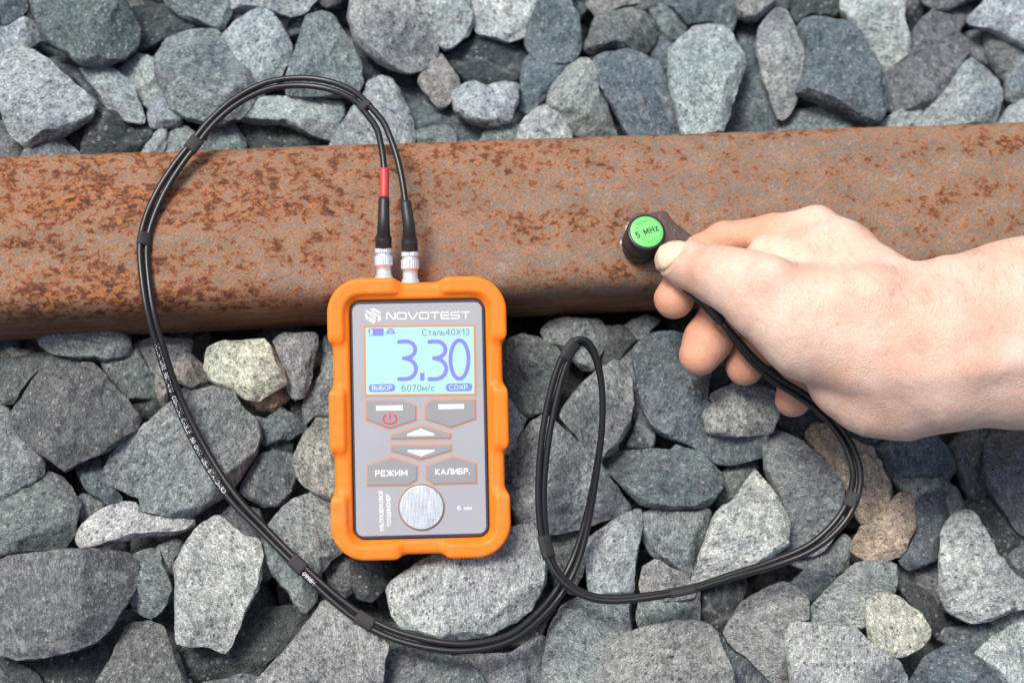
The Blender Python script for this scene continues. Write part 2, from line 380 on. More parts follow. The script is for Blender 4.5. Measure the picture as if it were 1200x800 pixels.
s('W',7,'405,20 412,-16 476,-16 490,15 513,50 513,61 496,76 480,84 455,78 430,62 417,50','large pale warm grey stone at the top edge right of the cable arch',((290,.65,.5),))
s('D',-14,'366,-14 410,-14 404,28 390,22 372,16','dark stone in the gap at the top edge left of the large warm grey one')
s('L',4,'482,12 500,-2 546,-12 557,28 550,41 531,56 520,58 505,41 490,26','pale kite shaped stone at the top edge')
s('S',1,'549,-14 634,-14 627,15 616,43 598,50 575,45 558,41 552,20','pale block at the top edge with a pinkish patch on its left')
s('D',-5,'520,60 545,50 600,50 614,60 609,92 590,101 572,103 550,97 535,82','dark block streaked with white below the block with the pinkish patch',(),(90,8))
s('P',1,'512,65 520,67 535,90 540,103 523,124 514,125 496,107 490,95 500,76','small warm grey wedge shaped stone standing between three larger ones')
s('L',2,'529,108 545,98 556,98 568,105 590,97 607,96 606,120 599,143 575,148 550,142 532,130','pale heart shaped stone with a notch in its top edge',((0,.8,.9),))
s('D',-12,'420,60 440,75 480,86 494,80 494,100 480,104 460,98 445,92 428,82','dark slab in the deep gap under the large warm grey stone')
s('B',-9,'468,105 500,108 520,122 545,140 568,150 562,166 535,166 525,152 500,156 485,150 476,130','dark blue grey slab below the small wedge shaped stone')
s('G',-5,'480,172 484,158 500,152 520,149 534,160 537,172','low grey stone peeping over the rail behind the red sleeve')
s('G',-4,'558,170 572,152 590,147 614,150 614,170','small rounded grey stone touching the rail below the heart shaped one')
s('B',1,'634,-14 664,-14 669,10 679,28 681,56 673,72 650,76 625,69 615,52 614,34 625,15','tall blue grey slab with a scalloped edge at the top middle')
s('B',-3,'612,78 622,66 650,66 669,75 665,86 655,101 640,116 622,130 610,124','blue grey stone directly below the tall slab at top middle')
s('S',-1,'604,170 608,150 625,130 641,124 656,133 670,155 670,170','whitish crumbly stone standing against the rail in the middle')
s('W',2,'648,100 668,75 689,64 700,88 700,106 715,130 727,154 690,154 670,150 655,132 640,122','pale stone with an olive brown shaded front face beside the rail',((270,.35,1.2),))
s('V',-1,'684,60 688,46 700,18 720,11 740,8 760,20 771,38 766,50 755,63 735,60 720,56 695,64','dark knobbly stone below the top edge right of the tall slab')
s('B',4,'696,66 735,56 760,67 778,82 783,95 791,120 799,150 797,164 740,166 730,150 722,132 708,110 700,96','large blue grey stone with a blunt top just left of the bright shield shaped one',((0,.8,.4),))
s('L',8,'783,56 800,45 812,32 835,27 853,35 861,50 871,62 873,80 862,110 854,140 846,160 800,164 793,132 786,110 782,85','brightest large upright stone beyond the rail shaped like a shield',(),(90,3))
s('N',-6,'750,-6 776,-6 810,28 802,45 788,49 772,36 762,18','dark green wedge shaped stone above the bright shield shaped one')
s('B',0,'774,-14 857,-14 864,15 858,36 850,36 835,28 820,30 806,28 792,12','blue grey stone at the top edge behind the shield shaped one')
s('B',-8,'758,50 775,40 788,54 784,84 773,80 760,68','small dark stone squeezed left of the bright shield shaped one')
s('P',-5,'688,6 695,-14 762,-14 757,8 738,9 720,12 702,18','brownish stone touching the top edge in the middle')
s('B',-9,'662,-14 692,-14 690,10 680,20 668,10','small blue grey stone at the top edge right of the tall slab')
s('P',5,'861,-14 908,-14 908,5 891,20 875,22 865,15','small smooth pinkish stone at the top edge')
s('W',3,'885,60 888,36 903,12 920,8 935,32 941,60 938,90 935,115 925,135 914,140 904,120 892,95','tall narrow warm grey stone like an upright leaf',((0,.55,.5),))
s('B',-5,'863,30 890,26 886,60 890,90 904,120 916,150 912,160 858,160 855,146 863,112 873,82','dark blue grey ridge between the bright shield shaped stone and the leaf shaped one',((180,.1,.6),))
s('G',-3,'908,158 918,142 932,128 960,125 1000,128 1004,158','grey stone lying against the rail under the largest dark blue stone')
s('B',7,'934,32 945,20 960,18 976,22 996,25 1004,40 1020,65 1031,82 1039,105 1042,125 1036,138 1025,146 1003,138 974,127 933,110 939,90 942,60','largest dark blue grey slab beyond the rail with a pale upper left corner',((150,.55,.35),),(300,3))
s('S',3,'988,-14 1065,-14 1059,10 1059,35 1067,50 1062,71 1055,83 1045,81 1030,78 1018,60 1004,42 997,25 985,12','whitish coarse grained stone running down from the top edge',((0,.7,.6),))
s('V',1,'1066,42 1080,25 1100,5 1115,-14 1152,-14 1142,15 1112,30 1124,37 1136,55 1130,72 1116,92 1096,116 1085,123 1060,129 1045,127 1040,105 1034,84 1055,83 1066,62','long purple grey stone with a dark broken lower edge at upper right',((300,.6,.8),))
s('D',-8,'1054,-14 1097,-14 1082,22 1067,38 1058,32','dark stone at the top edge between the whitish and the purple grey stones')
s('L',6,'1132,22 1150,5 1160,-14 1214,-14 1214,60 1195,50 1165,36 1145,29','large pale stone filling the top right corner',((250,.8,.8),))
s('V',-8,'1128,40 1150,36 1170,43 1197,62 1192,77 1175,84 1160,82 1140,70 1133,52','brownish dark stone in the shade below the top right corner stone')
s('L',3,'1098,117 1114,97 1125,77 1140,68 1158,79 1171,90 1176,112 1168,148 1085,150 1066,148 1083,132','large pale ridged stone against the rail at far right',((45,.2,.5),))
s('L',-1,'1022,150 1050,131 1072,120 1084,124 1077,138 1066,152','small pale stone lying on the rail edge beside the rust spotted tip')
s('G',-2,'1178,82 1190,72 1214,62 1214,118 1190,122 1178,116','grey stone at the right edge beyond the rail')
s('L',-3,'1160,150 1180,128 1214,108 1214,150','pale stone at the right edge touching the rail')
s('G',0,'18,192 35,172 60,160 74,160 94,180 84,192','low greenish grey stone leaning on the rail at far left')
s('B',-6,'-14,148 5,152 24,172 16,192 -14,192','dark stone on the rail in the left corner')
s('D',-2,'96,184 97,165 105,140 118,127 142,132 147,150 142,184','two toned dark block touching the rail right of the large triangular stone',((-10,.0,.6),))
s('D',-5,'144,152 165,147 180,152 172,165 162,184 142,184','dark stone on the rail between two lighter small ones')
s('L',-3,'162,184 180,158 195,151 195,166 188,184','small pale upright chip against the rail')
s('G',-5,'188,184 195,155 215,149 238,165 252,184','grey stone behind the rail where the left side of the cable arch crosses')
s('L',-1,'174,125 190,110 197,122 216,141 211,148 190,151 175,149 172,136','small pale stone under the broad one with a rounded top')
s('B',-10,'60,66 80,68 96,80 116,113 120,127 108,124 95,102 75,87','narrow dark slab in the crevice beside the large triangular stone')
s('V',-11,'82,168 93,150 104,138 102,165 92,182','thin brownish dark chip in the crevice left of the two toned block')
s('G',-7,'238,184 250,150 270,143 287,165 288,184','grey stone beyond the rail just right of the left cable band')
s('G',-7,'337,31 345,19 362,21 356,40 341,42','small grey chip between the egg shaped stone and the tall ridged one')
s('B',-9,'416,50 438,68 448,88 433,100 420,116 423,88','dark grey stone right of the tall ridged one inside the cable arch')
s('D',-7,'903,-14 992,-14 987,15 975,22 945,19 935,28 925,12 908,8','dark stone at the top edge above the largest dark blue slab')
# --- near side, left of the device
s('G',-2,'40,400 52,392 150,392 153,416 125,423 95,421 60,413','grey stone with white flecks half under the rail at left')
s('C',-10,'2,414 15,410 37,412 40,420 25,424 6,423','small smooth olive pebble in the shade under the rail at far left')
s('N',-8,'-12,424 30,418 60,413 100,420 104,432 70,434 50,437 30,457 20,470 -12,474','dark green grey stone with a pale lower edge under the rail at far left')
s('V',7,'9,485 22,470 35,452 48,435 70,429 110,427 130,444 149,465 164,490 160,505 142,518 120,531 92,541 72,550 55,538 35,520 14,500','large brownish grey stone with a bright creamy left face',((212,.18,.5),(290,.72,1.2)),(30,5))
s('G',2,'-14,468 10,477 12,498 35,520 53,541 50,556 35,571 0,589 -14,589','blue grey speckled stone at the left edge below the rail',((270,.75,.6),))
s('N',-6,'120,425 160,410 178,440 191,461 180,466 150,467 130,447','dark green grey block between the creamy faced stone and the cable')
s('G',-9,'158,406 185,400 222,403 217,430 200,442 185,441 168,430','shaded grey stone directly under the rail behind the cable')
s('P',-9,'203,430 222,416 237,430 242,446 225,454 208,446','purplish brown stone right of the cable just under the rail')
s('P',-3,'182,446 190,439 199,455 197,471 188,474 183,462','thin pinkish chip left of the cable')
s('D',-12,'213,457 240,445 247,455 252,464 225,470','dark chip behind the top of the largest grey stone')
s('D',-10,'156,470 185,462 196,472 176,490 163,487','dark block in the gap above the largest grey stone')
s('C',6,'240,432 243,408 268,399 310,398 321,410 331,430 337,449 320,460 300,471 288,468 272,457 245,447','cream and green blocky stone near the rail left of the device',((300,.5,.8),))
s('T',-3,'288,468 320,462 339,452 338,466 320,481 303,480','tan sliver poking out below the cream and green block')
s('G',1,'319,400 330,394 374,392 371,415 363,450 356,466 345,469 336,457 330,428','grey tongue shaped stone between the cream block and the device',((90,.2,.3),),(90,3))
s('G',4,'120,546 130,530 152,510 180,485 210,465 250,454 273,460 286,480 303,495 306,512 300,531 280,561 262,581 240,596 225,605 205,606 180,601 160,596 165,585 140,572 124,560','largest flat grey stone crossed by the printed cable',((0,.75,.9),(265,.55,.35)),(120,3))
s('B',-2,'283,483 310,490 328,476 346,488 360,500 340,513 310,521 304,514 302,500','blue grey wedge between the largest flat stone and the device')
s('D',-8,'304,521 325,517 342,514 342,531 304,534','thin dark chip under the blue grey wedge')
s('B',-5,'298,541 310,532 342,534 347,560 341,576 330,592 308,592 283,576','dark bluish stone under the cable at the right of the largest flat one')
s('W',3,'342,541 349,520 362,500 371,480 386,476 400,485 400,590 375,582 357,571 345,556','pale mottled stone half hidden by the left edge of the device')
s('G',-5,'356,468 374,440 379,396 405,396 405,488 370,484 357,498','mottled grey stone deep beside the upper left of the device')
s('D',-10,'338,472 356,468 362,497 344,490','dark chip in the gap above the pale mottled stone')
s('N',0,'-14,590 35,571 55,551 75,560 94,590 92,606 88,626 75,641 40,646 -14,657','dark green grey stone at the left edge with a white streaked top')
s('B',-4,'90,545 118,535 125,560 142,581 142,590 130,593 105,576 94,560','thin blue stone with a white edge left of the largest flat one')
s('G',-7,'90,583 105,579 127,593 117,604 96,612','small smooth grey stone in the hollow left of the long pale stone')
s('S',1,'89,630 95,617 115,600 140,586 160,589 165,601 200,606 232,606 228,616 210,626 170,626 140,633 110,641 95,641','long pale lens shaped stone with a brown underside below the largest flat one',((80,.3,.3),))
s('V',8,'-14,660 10,652 75,644 105,643 150,644 159,660 158,685 150,706 135,731 115,751 90,763 50,771 20,773 -14,764','very big dark grey stone filling the lower left edge',((300,.75,1.3),),(20,3))
s('G',-2,'154,651 165,642 185,642 191,665 201,680 203,696 190,716 178,726 160,716 150,700 158,685','twisted pale streaked stone right of the very big dark grey one')
s('G',-7,'184,641 210,631 217,640 206,656 203,676 192,670','grey chip between the twisted stone and the brightest upright one')
s('S',8,'204,660 214,640 234,615 255,602 270,614 285,629 303,631 307,650 302,690 290,715 273,752 263,764 245,756 225,757 206,752 205,700','brightest upright stone at lower left with a brown right flank',((5,.78,1.4),),(190,3))
s('V',-3,'256,606 275,594 305,599 314,640 306,660 300,634 285,630','purple brown stone behind the brightest upright one under the cable')
s('V',-1,'106,814 125,780 140,755 150,731 175,727 193,736 206,760 221,800 224,814','bluish purple stone with a pale pink patch at the bottom edge')
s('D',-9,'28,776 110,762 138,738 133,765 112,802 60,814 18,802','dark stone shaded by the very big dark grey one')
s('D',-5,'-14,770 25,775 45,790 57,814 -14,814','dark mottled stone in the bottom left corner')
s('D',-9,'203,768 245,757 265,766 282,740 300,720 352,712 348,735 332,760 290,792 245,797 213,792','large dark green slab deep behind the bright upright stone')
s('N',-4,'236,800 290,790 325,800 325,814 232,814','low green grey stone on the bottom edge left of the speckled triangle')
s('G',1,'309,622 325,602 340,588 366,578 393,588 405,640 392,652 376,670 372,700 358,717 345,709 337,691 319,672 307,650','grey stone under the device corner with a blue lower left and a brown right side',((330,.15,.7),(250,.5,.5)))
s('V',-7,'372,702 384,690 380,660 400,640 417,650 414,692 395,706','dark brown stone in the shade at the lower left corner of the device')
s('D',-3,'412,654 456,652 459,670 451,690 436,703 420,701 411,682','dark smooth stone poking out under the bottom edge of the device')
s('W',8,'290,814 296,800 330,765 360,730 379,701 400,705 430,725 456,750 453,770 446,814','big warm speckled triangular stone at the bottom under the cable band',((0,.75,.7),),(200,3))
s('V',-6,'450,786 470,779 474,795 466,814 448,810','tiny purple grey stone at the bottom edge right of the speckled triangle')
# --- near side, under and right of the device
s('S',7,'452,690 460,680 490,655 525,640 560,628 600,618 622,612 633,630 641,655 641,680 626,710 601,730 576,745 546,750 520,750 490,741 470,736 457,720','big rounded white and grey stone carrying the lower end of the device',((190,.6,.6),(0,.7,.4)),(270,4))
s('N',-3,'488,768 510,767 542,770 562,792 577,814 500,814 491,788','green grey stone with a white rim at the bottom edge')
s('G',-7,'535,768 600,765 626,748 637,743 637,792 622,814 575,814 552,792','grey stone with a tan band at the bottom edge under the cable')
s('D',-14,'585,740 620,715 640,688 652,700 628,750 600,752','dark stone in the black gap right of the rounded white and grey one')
s('G',-1,'638,764 644,735 659,710 680,698 737,704 742,746 725,756 710,766 700,792 696,814 633,814','grey streaked stone below the point where the cable crosses itself',((100,.4,.3),))
s('W',6,'694,766 710,751 740,739 790,729 822,727 839,738 846,760 861,790 864,814 692,814','big granular stone at the bottom edge right of the middle',((0,.85,.9),),(100,3))
s('G',-1,'749,702 754,692 819,690 820,729 790,731 751,744 747,722','square shadowed stone under the cable right of the crossing')
s('W',2,'750,684 754,664 769,654 786,664 801,671 816,690 813,702 758,708','small pinkish pebble like stone under the cable')
s('L',2,'690,695 684,650 689,630 720,609 751,594 753,612 746,650 742,693 703,697','pale upright block right of the standing cable loop',((0,.8,1.2),))
s('N',-7,'640,618 686,612 685,640 682,672 672,694 650,684','dark green stone inside the lower part of the cable loop')
s('G',0,'754,600 790,594 831,596 836,615 826,650 816,682 800,672 785,661 765,650 754,630','grey stone with a dark right face left of the pointed pyramid shaped stone',((-10,.3,1.0),))
s('S',8,'811,682 820,650 837,600 860,584 885,547 896,560 916,590 926,615 923,640 900,655 880,665 850,676 820,683','pointed pyramid shaped pale stone inside the right hand cable bend',((300,.8,1.2),),(100,2))
s('G',3,'894,511 910,497 930,511 966,540 991,565 993,590 986,616 966,646 940,652 924,646 926,612 911,580 896,550','smooth flat blue grey slab with warm stains inside the right cable bend',(),(60,2),.6)
s('T',1,'943,512 955,494 975,499 1006,520 1021,524 1036,555 1045,575 1041,596 1025,611 1011,613 1004,600 994,580 974,556','pinkish tan stone under the double cable below the wrist',((90,.5,.3),))
s('T',0,'996,642 1010,615 1030,604 1050,579 1073,579 1076,606 1066,631 1056,651 1030,659 1010,656','tan stone with a bright right edge below the pinkish tan one',((170,.0,.4),))
s('B',-4,'1013,526 1060,513 1085,508 1111,528 1117,550 1110,561 1075,559 1042,558 1034,545','dark navy stone in the shadow under the wrist')
s('W',-5,'1043,556 1100,556 1122,575 1142,602 1100,604 1068,592','brownish stone below the dark navy one')
s('B',-1,'1072,592 1080,574 1110,574 1118,600 1107,631 1096,657 1065,667 1053,656 1071,625','blue grey block between the tan stone and the large right one')
s('L',5,'1100,660 1103,622 1117,600 1136,596 1152,622 1168,652 1190,676 1214,690 1214,712 1185,715 1160,728 1140,731 1112,715 1101,692','large pale grey pointed stone near the lower right edge',((260,.75,.9),))
s('D',-4,'1120,588 1160,588 1182,610 1202,645 1214,690 1185,678 1160,642 1138,608','dark strip shaped stone behind the large pale pointed one')
s('V',4,'1158,512 1175,500 1214,498 1214,634 1195,622 1180,602 1164,580 1154,550','tall speckled dark stone at the right edge under the forearm',((180,.5,.4),))
s('V',-8,'1112,525 1140,500 1168,502 1160,535 1151,560 1162,592 1140,592 1128,570','shaded brown stone under the forearm left of the tall speckled one')
s('L',1,'949,716 955,704 975,684 1000,661 1020,657 1051,659 1054,680 1049,697 1022,697 1016,715 1013,737 990,736 970,733 955,726','pale rounded stone touching the cream nugget from the left')
s('C',6,'1014,705 1025,694 1050,696 1073,714 1089,735 1091,746 1076,763 1055,771 1035,766 1017,750 1013,725','cream coloured nugget resting among grey stones at lower right',((250,.3,.7),))
s('S',6,'921,740 930,727 950,726 965,732 1001,735 1020,754 1050,772 1066,786 1078,814 930,814 924,780','big white speckled stone at the bottom edge left of the cream nugget',((45,.5,.4),))
s('W',0,'849,740 859,720 880,699 910,684 931,687 946,704 951,725 925,735 923,760 931,790 920,802 904,796 879,771 854,751','mottled brown and grey stone below the right cable bend',((230,.2,.6),))
s('B',-5,'837,745 855,747 881,772 907,802 907,814 861,814 850,772','narrow bluish stone between two bottom edge stones')
s('D',-9,'815,692 870,688 862,720 850,747 835,737 818,730','dark stone in the gap just under the cable right of the pinkish pebble')
s('B',-5,'928,682 945,667 965,669 982,680 956,707 943,702','dark blue rounded stone under the lower right of the cable')
s('G',-4,'922,656 960,651 990,624 997,640 991,667 975,676 944,666','grey stone edging out below the right cable bend')
s('D',-7,'1053,692 1075,687 1091,700 1102,720 1112,737 1095,747 1084,730 1068,712','dark grey stone behind the cream nugget')
s('V',-10,'1068,668 1102,653 1105,692 1108,717 1095,714 1078,692','smooth brownish stone in the hollow left of the large pale pointed one')
s('V',-11,'1045,665 1076,659 1073,687 1052,690','small brown stone at the back of the hollow above the cream nugget')
s('B',-5,'1108,736 1150,731 1167,740 1157,760 1140,772 1123,762 1102,748','bluish stone below the large pale pointed one')
s('B',1,'1066,802 1083,770 1110,754 1140,769 1166,790 1184,814 1072,814','blue green stone at the bottom edge right of the cream nugget')
s('L',3,'1138,766 1165,744 1190,730 1214,718 1214,814 1184,814 1164,788','grey stone filling the bottom right corner')
s('D',-10,'1162,736 1185,719 1214,710 1214,724 1175,740','dark sliver between the pale pointed stone and the corner stone')
s('N',2,'588,400 610,395 633,399 656,412 661,430 651,456 640,482 620,487 596,472 586,440','dark blue green stone right beside the upper right edge of the device',((270,.2,.4),))
s('L',-1,'588,468 615,467 621,481 606,521 598,538 586,530','narrow pale stone against the right edge of the device')
s('G',0,'634,385 645,374 705,374 713,392 701,420 695,433 680,431 664,411 640,401','pale flat topped stone behind the top of the standing cable loop')
s('D',-4,'706,384 735,386 744,398 729,421 712,432 702,427','dark stone right of the top of the standing cable loop')
s('G',-6,'726,384 755,370 772,376 757,397 740,400','grey stone half under the rail left of the index finger')
s('G',4,'654,487 669,465 690,440 715,422 729,425 741,445 743,475 739,501 725,521 709,534 699,541 680,516','pale green grey stone with a tan left corner framed by the standing cable loop',((225,.75,1.5),(100,.5,.3)))
s('G',2,'598,537 620,500 640,488 660,508 700,544 713,560 741,590 731,601 690,616 650,626 610,621 594,580','broad stone with a pink and white band behind the standing cable loop')
s('B',-5,'738,512 751,474 763,484 767,510 765,526 734,524','narrow blue green shard pointing up right of the cable loop')
s('B',2,'742,412 760,393 785,388 812,398 822,430 832,446 828,470 840,505 870,509 906,504 896,531 860,541 840,541 810,521 780,511 765,501 754,480 747,450','very large blue grey rock below the fingertips',((200,.3,.3),),(60,4))
s('W',8,'823,481 834,460 860,447 882,449 906,459 913,490 906,506 860,512 829,507','coarse pale stone lying on the very large blue rock below the ring finger',((90,.4,.4),))
s('V',6,'792,450 815,443 832,455 824,471 799,467','small dark brown stone lodged below the middle fingertip')
s('B',3,'710,530 730,522 745,525 785,527 792,520 822,530 851,560 846,576 834,591 815,596 780,598 750,591 729,571 714,546','flat dark stone with a stepped ledge right of the cable loop',((165,.45,.7),),(60,3))
s('N',-8,'836,562 860,544 887,538 882,556 864,582 843,594','dark green stone in the gap above the pointed pyramid shaped one')
s('D',-5,'842,420 870,405 904,440 882,452 855,447 833,457','dark stone behind the middle and ring fingertips')
s('D',-6,'902,455 930,465 955,490 943,512 915,502 906,480','dark stone behind the little fingertip')
s('G',-4,'725,412 745,403 752,440 752,477 742,494 740,458 728,430','grey blue strip of stone between the green grey stone and the very large rock')
for i, (pts, code, lvl, label, fc, tl, fl) in enumerate(ST): add_stone(i, pts, code, lvl, label, fc, tl, fl)
# the courses underneath and beyond the frame: nobody could count these
def covered(x, y, z=-.04):
    q = RX.T @ (np.array([x, y, z])-CAMP); u, v = 600+FPX*q[0]/-q[2], 400-FPX*q[1]/-q[2]
    for du, dv in ((0,0), (22,0), (-22,0), (0,22), (0,-22)):
        for pts, *_ in ST:
            c = False; j = len(pts)-1
            for i in range(len(pts)):
                (xi, yi), (xj, yj) = pts[i], pts[j]
                if (yi > v+dv) != (yj > v+dv) and u+du < (xj-xi)*(v+dv-yi)/(yj-yi)+xi: c = not c
                j = i
            if c: return True
    return False
def filler():
    r = np.random.RandomState(3); protos = []
    for k in range(10):
        n = r.randint(6, 9); a = np.sort(r.uniform(0, 2*np.pi, n) + 0) ; a = np.linspace(0, 2*np.pi, n, endpoint=False)+r.uniform(-.25, .25, n)
        R_ = .021*r.uniform(.75, 1.25, n); poly = np.stack([R_*np.cos(a)*1.15, R_*np.sin(a), 0*a], 1)
        V, F, c = stone_mesh(poly, 0, .034, 700+k, 30, 8, NB_=4); protos.append((V, F))
    Vs, Fs, off = [], [], 0
    Minv = np.array(RAILM.inverted())
    for gx in np.arange(-.62, .621, .036):
        for gy in np.arange(-.5, .561, .034):
            for layer in (0, 1):
                x, y = gx + r.uniform(-.01, .01), gy + r.uniform(-.01, .01)
                inside = abs(x) < .25 and -.20 < y < .20
                if layer == 1 and inside and covered(x, y): continue
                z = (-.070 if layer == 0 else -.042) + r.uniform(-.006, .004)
                ly = Minv[1,0]*x + Minv[1,1]*y + Minv[1,3]
                if layer == 1 and abs(ly) < .058: continue
                if layer == 0 and abs(ly) < .03: continue
                V, F = protos[r.randint(len(protos))]; t = r.uniform(0, 6.28); ct, st = math.cos(t), math.sin(t)
                sc = r.uniform(.8, 1.15)
                W = np.stack([(V[:,0]*ct-V[:,1]*st)*sc+x, (V[:,0]*st+V[:,1]*ct)*sc+y, V[:,2]*sc+z], 1)
                Vs.append(W); Fs += [tuple(i+off for i in f) for f in F]; off += len(W)
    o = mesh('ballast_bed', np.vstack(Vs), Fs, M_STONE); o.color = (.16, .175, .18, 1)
    tag(o, 'bed of dark crushed stone glimpsed in the gaps beneath the upper stones', 'ballast', kind='stuff')
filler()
# ------------------------------------------------------------------ the thickness gauge
DT = math.radians(16.0)
_K = RAILM @ Vector((-.05, -.0360, -.0045))
def _frame():
    n = np.array([math.sin(math.radians(-2.0)), -math.sin(DT), math.cos(DT)]); n /= np.linalg.norm(n)
    H_ = .029
    def hit(px, py, h=H_):
        d = ray(px, py); k = np.array(_K) + n*(h+.0006); t = ((k-CAMP) @ n)/(d @ n); return CAMP+d*t
    c = hit(491, 489.5); e = hit(591, 487.3)-c; e -= n*(e @ n); e /= np.linalg.norm(e); f = np.cross(n, e)
    M = Matrix(((e[0], f[0], n[0], 0), (e[1], f[1], n[1], 0), (e[2], f[2], n[2], 0), (0, 0, 0, 1)))
    o = c - n*H_
    M.translation = Vector(o)
    return M, hit, c, e, f
DM, _hit, _c, _e, _f = _frame()
def D(px, py, h=.029):                       # photo point on the face of the device -> its own millimetres
    q = _hit(px, py, h) - _c; return np.array([q @ _e, q @ _f])*1000
print('DEVICE', D(385,489), D(596,489), D(491,324), D(491,655), 'centre', DM.translation, 'plate', D(415,490), D(567,490), D(491,354), D(491,628))
dev = empty('thickness_gauge', M=DM)
tag(dev, 'orange cased ultrasonic thickness gauge reading 3.30 leaning from the rail onto the stones', 'measuring device')
def rbox(X, Y, hx, hy, r):
    qx = np.abs(X)-hx+r; qy = np.abs(Y)-hy+r
    return np.hypot(np.maximum(qx, 0), np.maximum(qy, 0)) + np.minimum(np.maximum(qx, qy), 0) - r
def boot():
    HX = (D(596,489)-D(385,489))[0]/2; HY = (D(491,324)-D(491,655))[1]/2
    h = .55; xs = np.arange(-HX-2, HX+2, h); ys = np.arange(-HY-2, HY+2, h); zs = np.arange(-1.5, 31, h)
    X, Y, Z = np.meshgrid(xs, ys, zs, indexing='ij')
    def slab(d2, z0, z1, r):                  # extrude a 2-D distance between z0 and z1 with rounded rims
        dz = np.maximum(z0-Z, Z-z1); a = d2+r; b = dz+r
        return np.hypot(np.maximum(a, 0), np.maximum(b, 0)) + np.minimum(np.maximum(a, b), 0) - r
    base = slab(rbox(X, Y, HX-2.1, HY-2.1, 13), 0, 27.2, 2.6)
    outer = rbox(X, Y, HX, HY, 15.5)
    ring = np.maximum(outer, -rbox(X, Y, HX-7.4, HY-7.6, 9.5))
    side = np.minimum.reduce([np.maximum(np.abs(Y-a)-b, -X*0-99) for a, b in ((-49.5+HY-HY, 1e-3),)])*0+99
    def band(y0, y1): return np.maximum(y0-Y, Y-y1)
    sideb = np.minimum.reduce([band(D(400,403)[1], 200), band(D(391,532)[1], D(391,455)[1]), band(-200, D(391,580)[1])])
    tb = np.minimum.reduce([np.maximum(-200-X, X-D(467,330)[0]), np.maximum(D(516,330)[0]-X, X-200)])
    tbb = np.minimum.reduce([np.maximum(-200-X, X-D(471,650)[0]), np.maximum(D(521,650)[0]-X, X-200)])
    region = np.where(np.abs(Y) < HY-9.5, sideb, np.where(Y > 0, tb, tbb))
    region = region*.8
    pads = smax(slab(ring, 1, 29.4, 1.6), region, 3.4)
    d = smin(base, pads, 2.2)
    cx, cy = (D(412,490)+D(571,490))/2, (D(491,351)+D(491,631))/2
    ox, oy = (D(571,490)-D(412,490))[0]/2, (D(491,351)-D(491,631))[1]/2
    cav = slab(rbox(X-cx[0], Y-cy[1], ox, oy, 5), 20, 60, .3)
    cav2 = rbox(X-cx[0], Y-cy[1], ox+1.6, oy+1.6, 6) + (27.6-Z)*.9   # soft bevel down to the panel
    d = smax(d, -cav, .8); d = smax(d, -cav2, .8)
    V, Q = surface_nets(d, np.array([xs[0], ys[0], zs[0]]), h)
    m = new_mat('orange_rubber', (.93,.27,.02), .5, spec=.35); k = NB(m); v = k.obj()
    k.l(k.mix(k.ramp(k.noise(v, 60, 4), [(.4, (0,0,0)), (.75, (.35,.35,.35))]), (.95,.20,.010), (.93,.245,.035)), k.b.inputs['Base Color'])
    du = k.ramp(k.noise(v, 45, 6, .75), [(.54, (0,0,0)), (.72, (.30,.30,.30))])
    k.l(k.mix(du, k.mix(k.ramp(k.noise(v, 60, 4), [(.4, (0,0,0)), (.75, (.35,.35,.35))]), (.95,.20,.010), (.93,.245,.035)), (.62,.33,.16)), k.b.inputs['Base Color'])
    k.l(k.ramp(k.noise(v, 90, 3), [(.3, (.42,.42,.42)), (.7, (.6,.6,.6))]), k.b.inputs['Roughness'])
    k.bump(k.noise(v, 1400, 3), .00012, .5)
    k.b.inputs['Subsurface Weight'].default_value = .08; k.b.inputs['Subsurface Scale'].default_value = .003
    tag(mesh('protective_case', V/1000, Q, m, dev), 'orange rubber case with raised corner and side bumpers')
    return cx[0], cy[1], ox, oy
PCX, PCY, POX, POY = boot()
def rr_pts(cx, cy, hx, hy, r, n=8):
    p = []
    for (sx, sy, a0) in ((1,1,0), (-1,1,90), (-1,-1,180), (1,-1,270)):
        for i in range(n+1):
            a = math.radians(a0+90*i/n); p.append((cx+sx*(hx-r)+r*math.cos(a), cy+sy*(hy-r)+r*math.sin(a)))
    return p
def prism(name, pts, z0, z1, mat, parent, bev=0.0):      # millimetres in the device's frame
    n = len(pts); p = np.array(pts); c = p.mean(0)
    a = sum(p[i,0]*p[(i+1)%n,1]-p[(i+1)%n,0]*p[i,1] for i in range(n))
    if a < 0: p = p[::-1]
    inn = p.copy()
    if bev:
        for i in range(n):
            e0 = p[i]-p[i-1]; e1 = p[(i+1)%n]-p[i]; e0 = e0/np.linalg.norm(e0); e1 = e1/np.linalg.norm(e1)
            b_ = np.array([-(e0+e1)[1], (e0+e1)[0]]); b_ = b_/max(1e-6, np.linalg.norm(b_)); inn[i] = p[i]+b_*bev
    V = [(x, y, z0) for x, y in p]+[(x, y, z1-bev*.6) for x, y in p]+[(x, y, z1) for x, y in inn]
    F = [tuple(range(n))[::-1]]
    for i in range(n):
        j = (i+1) % n; F.append((i, j, n+j, n+i)); F.append((n+i, n+j, 2*n+j, 2*n+i))
    F.append(tuple(range(2*n, 3*n)))
    return mesh(name, np.array(V)/1000, F, mat, parent, smooth=False)
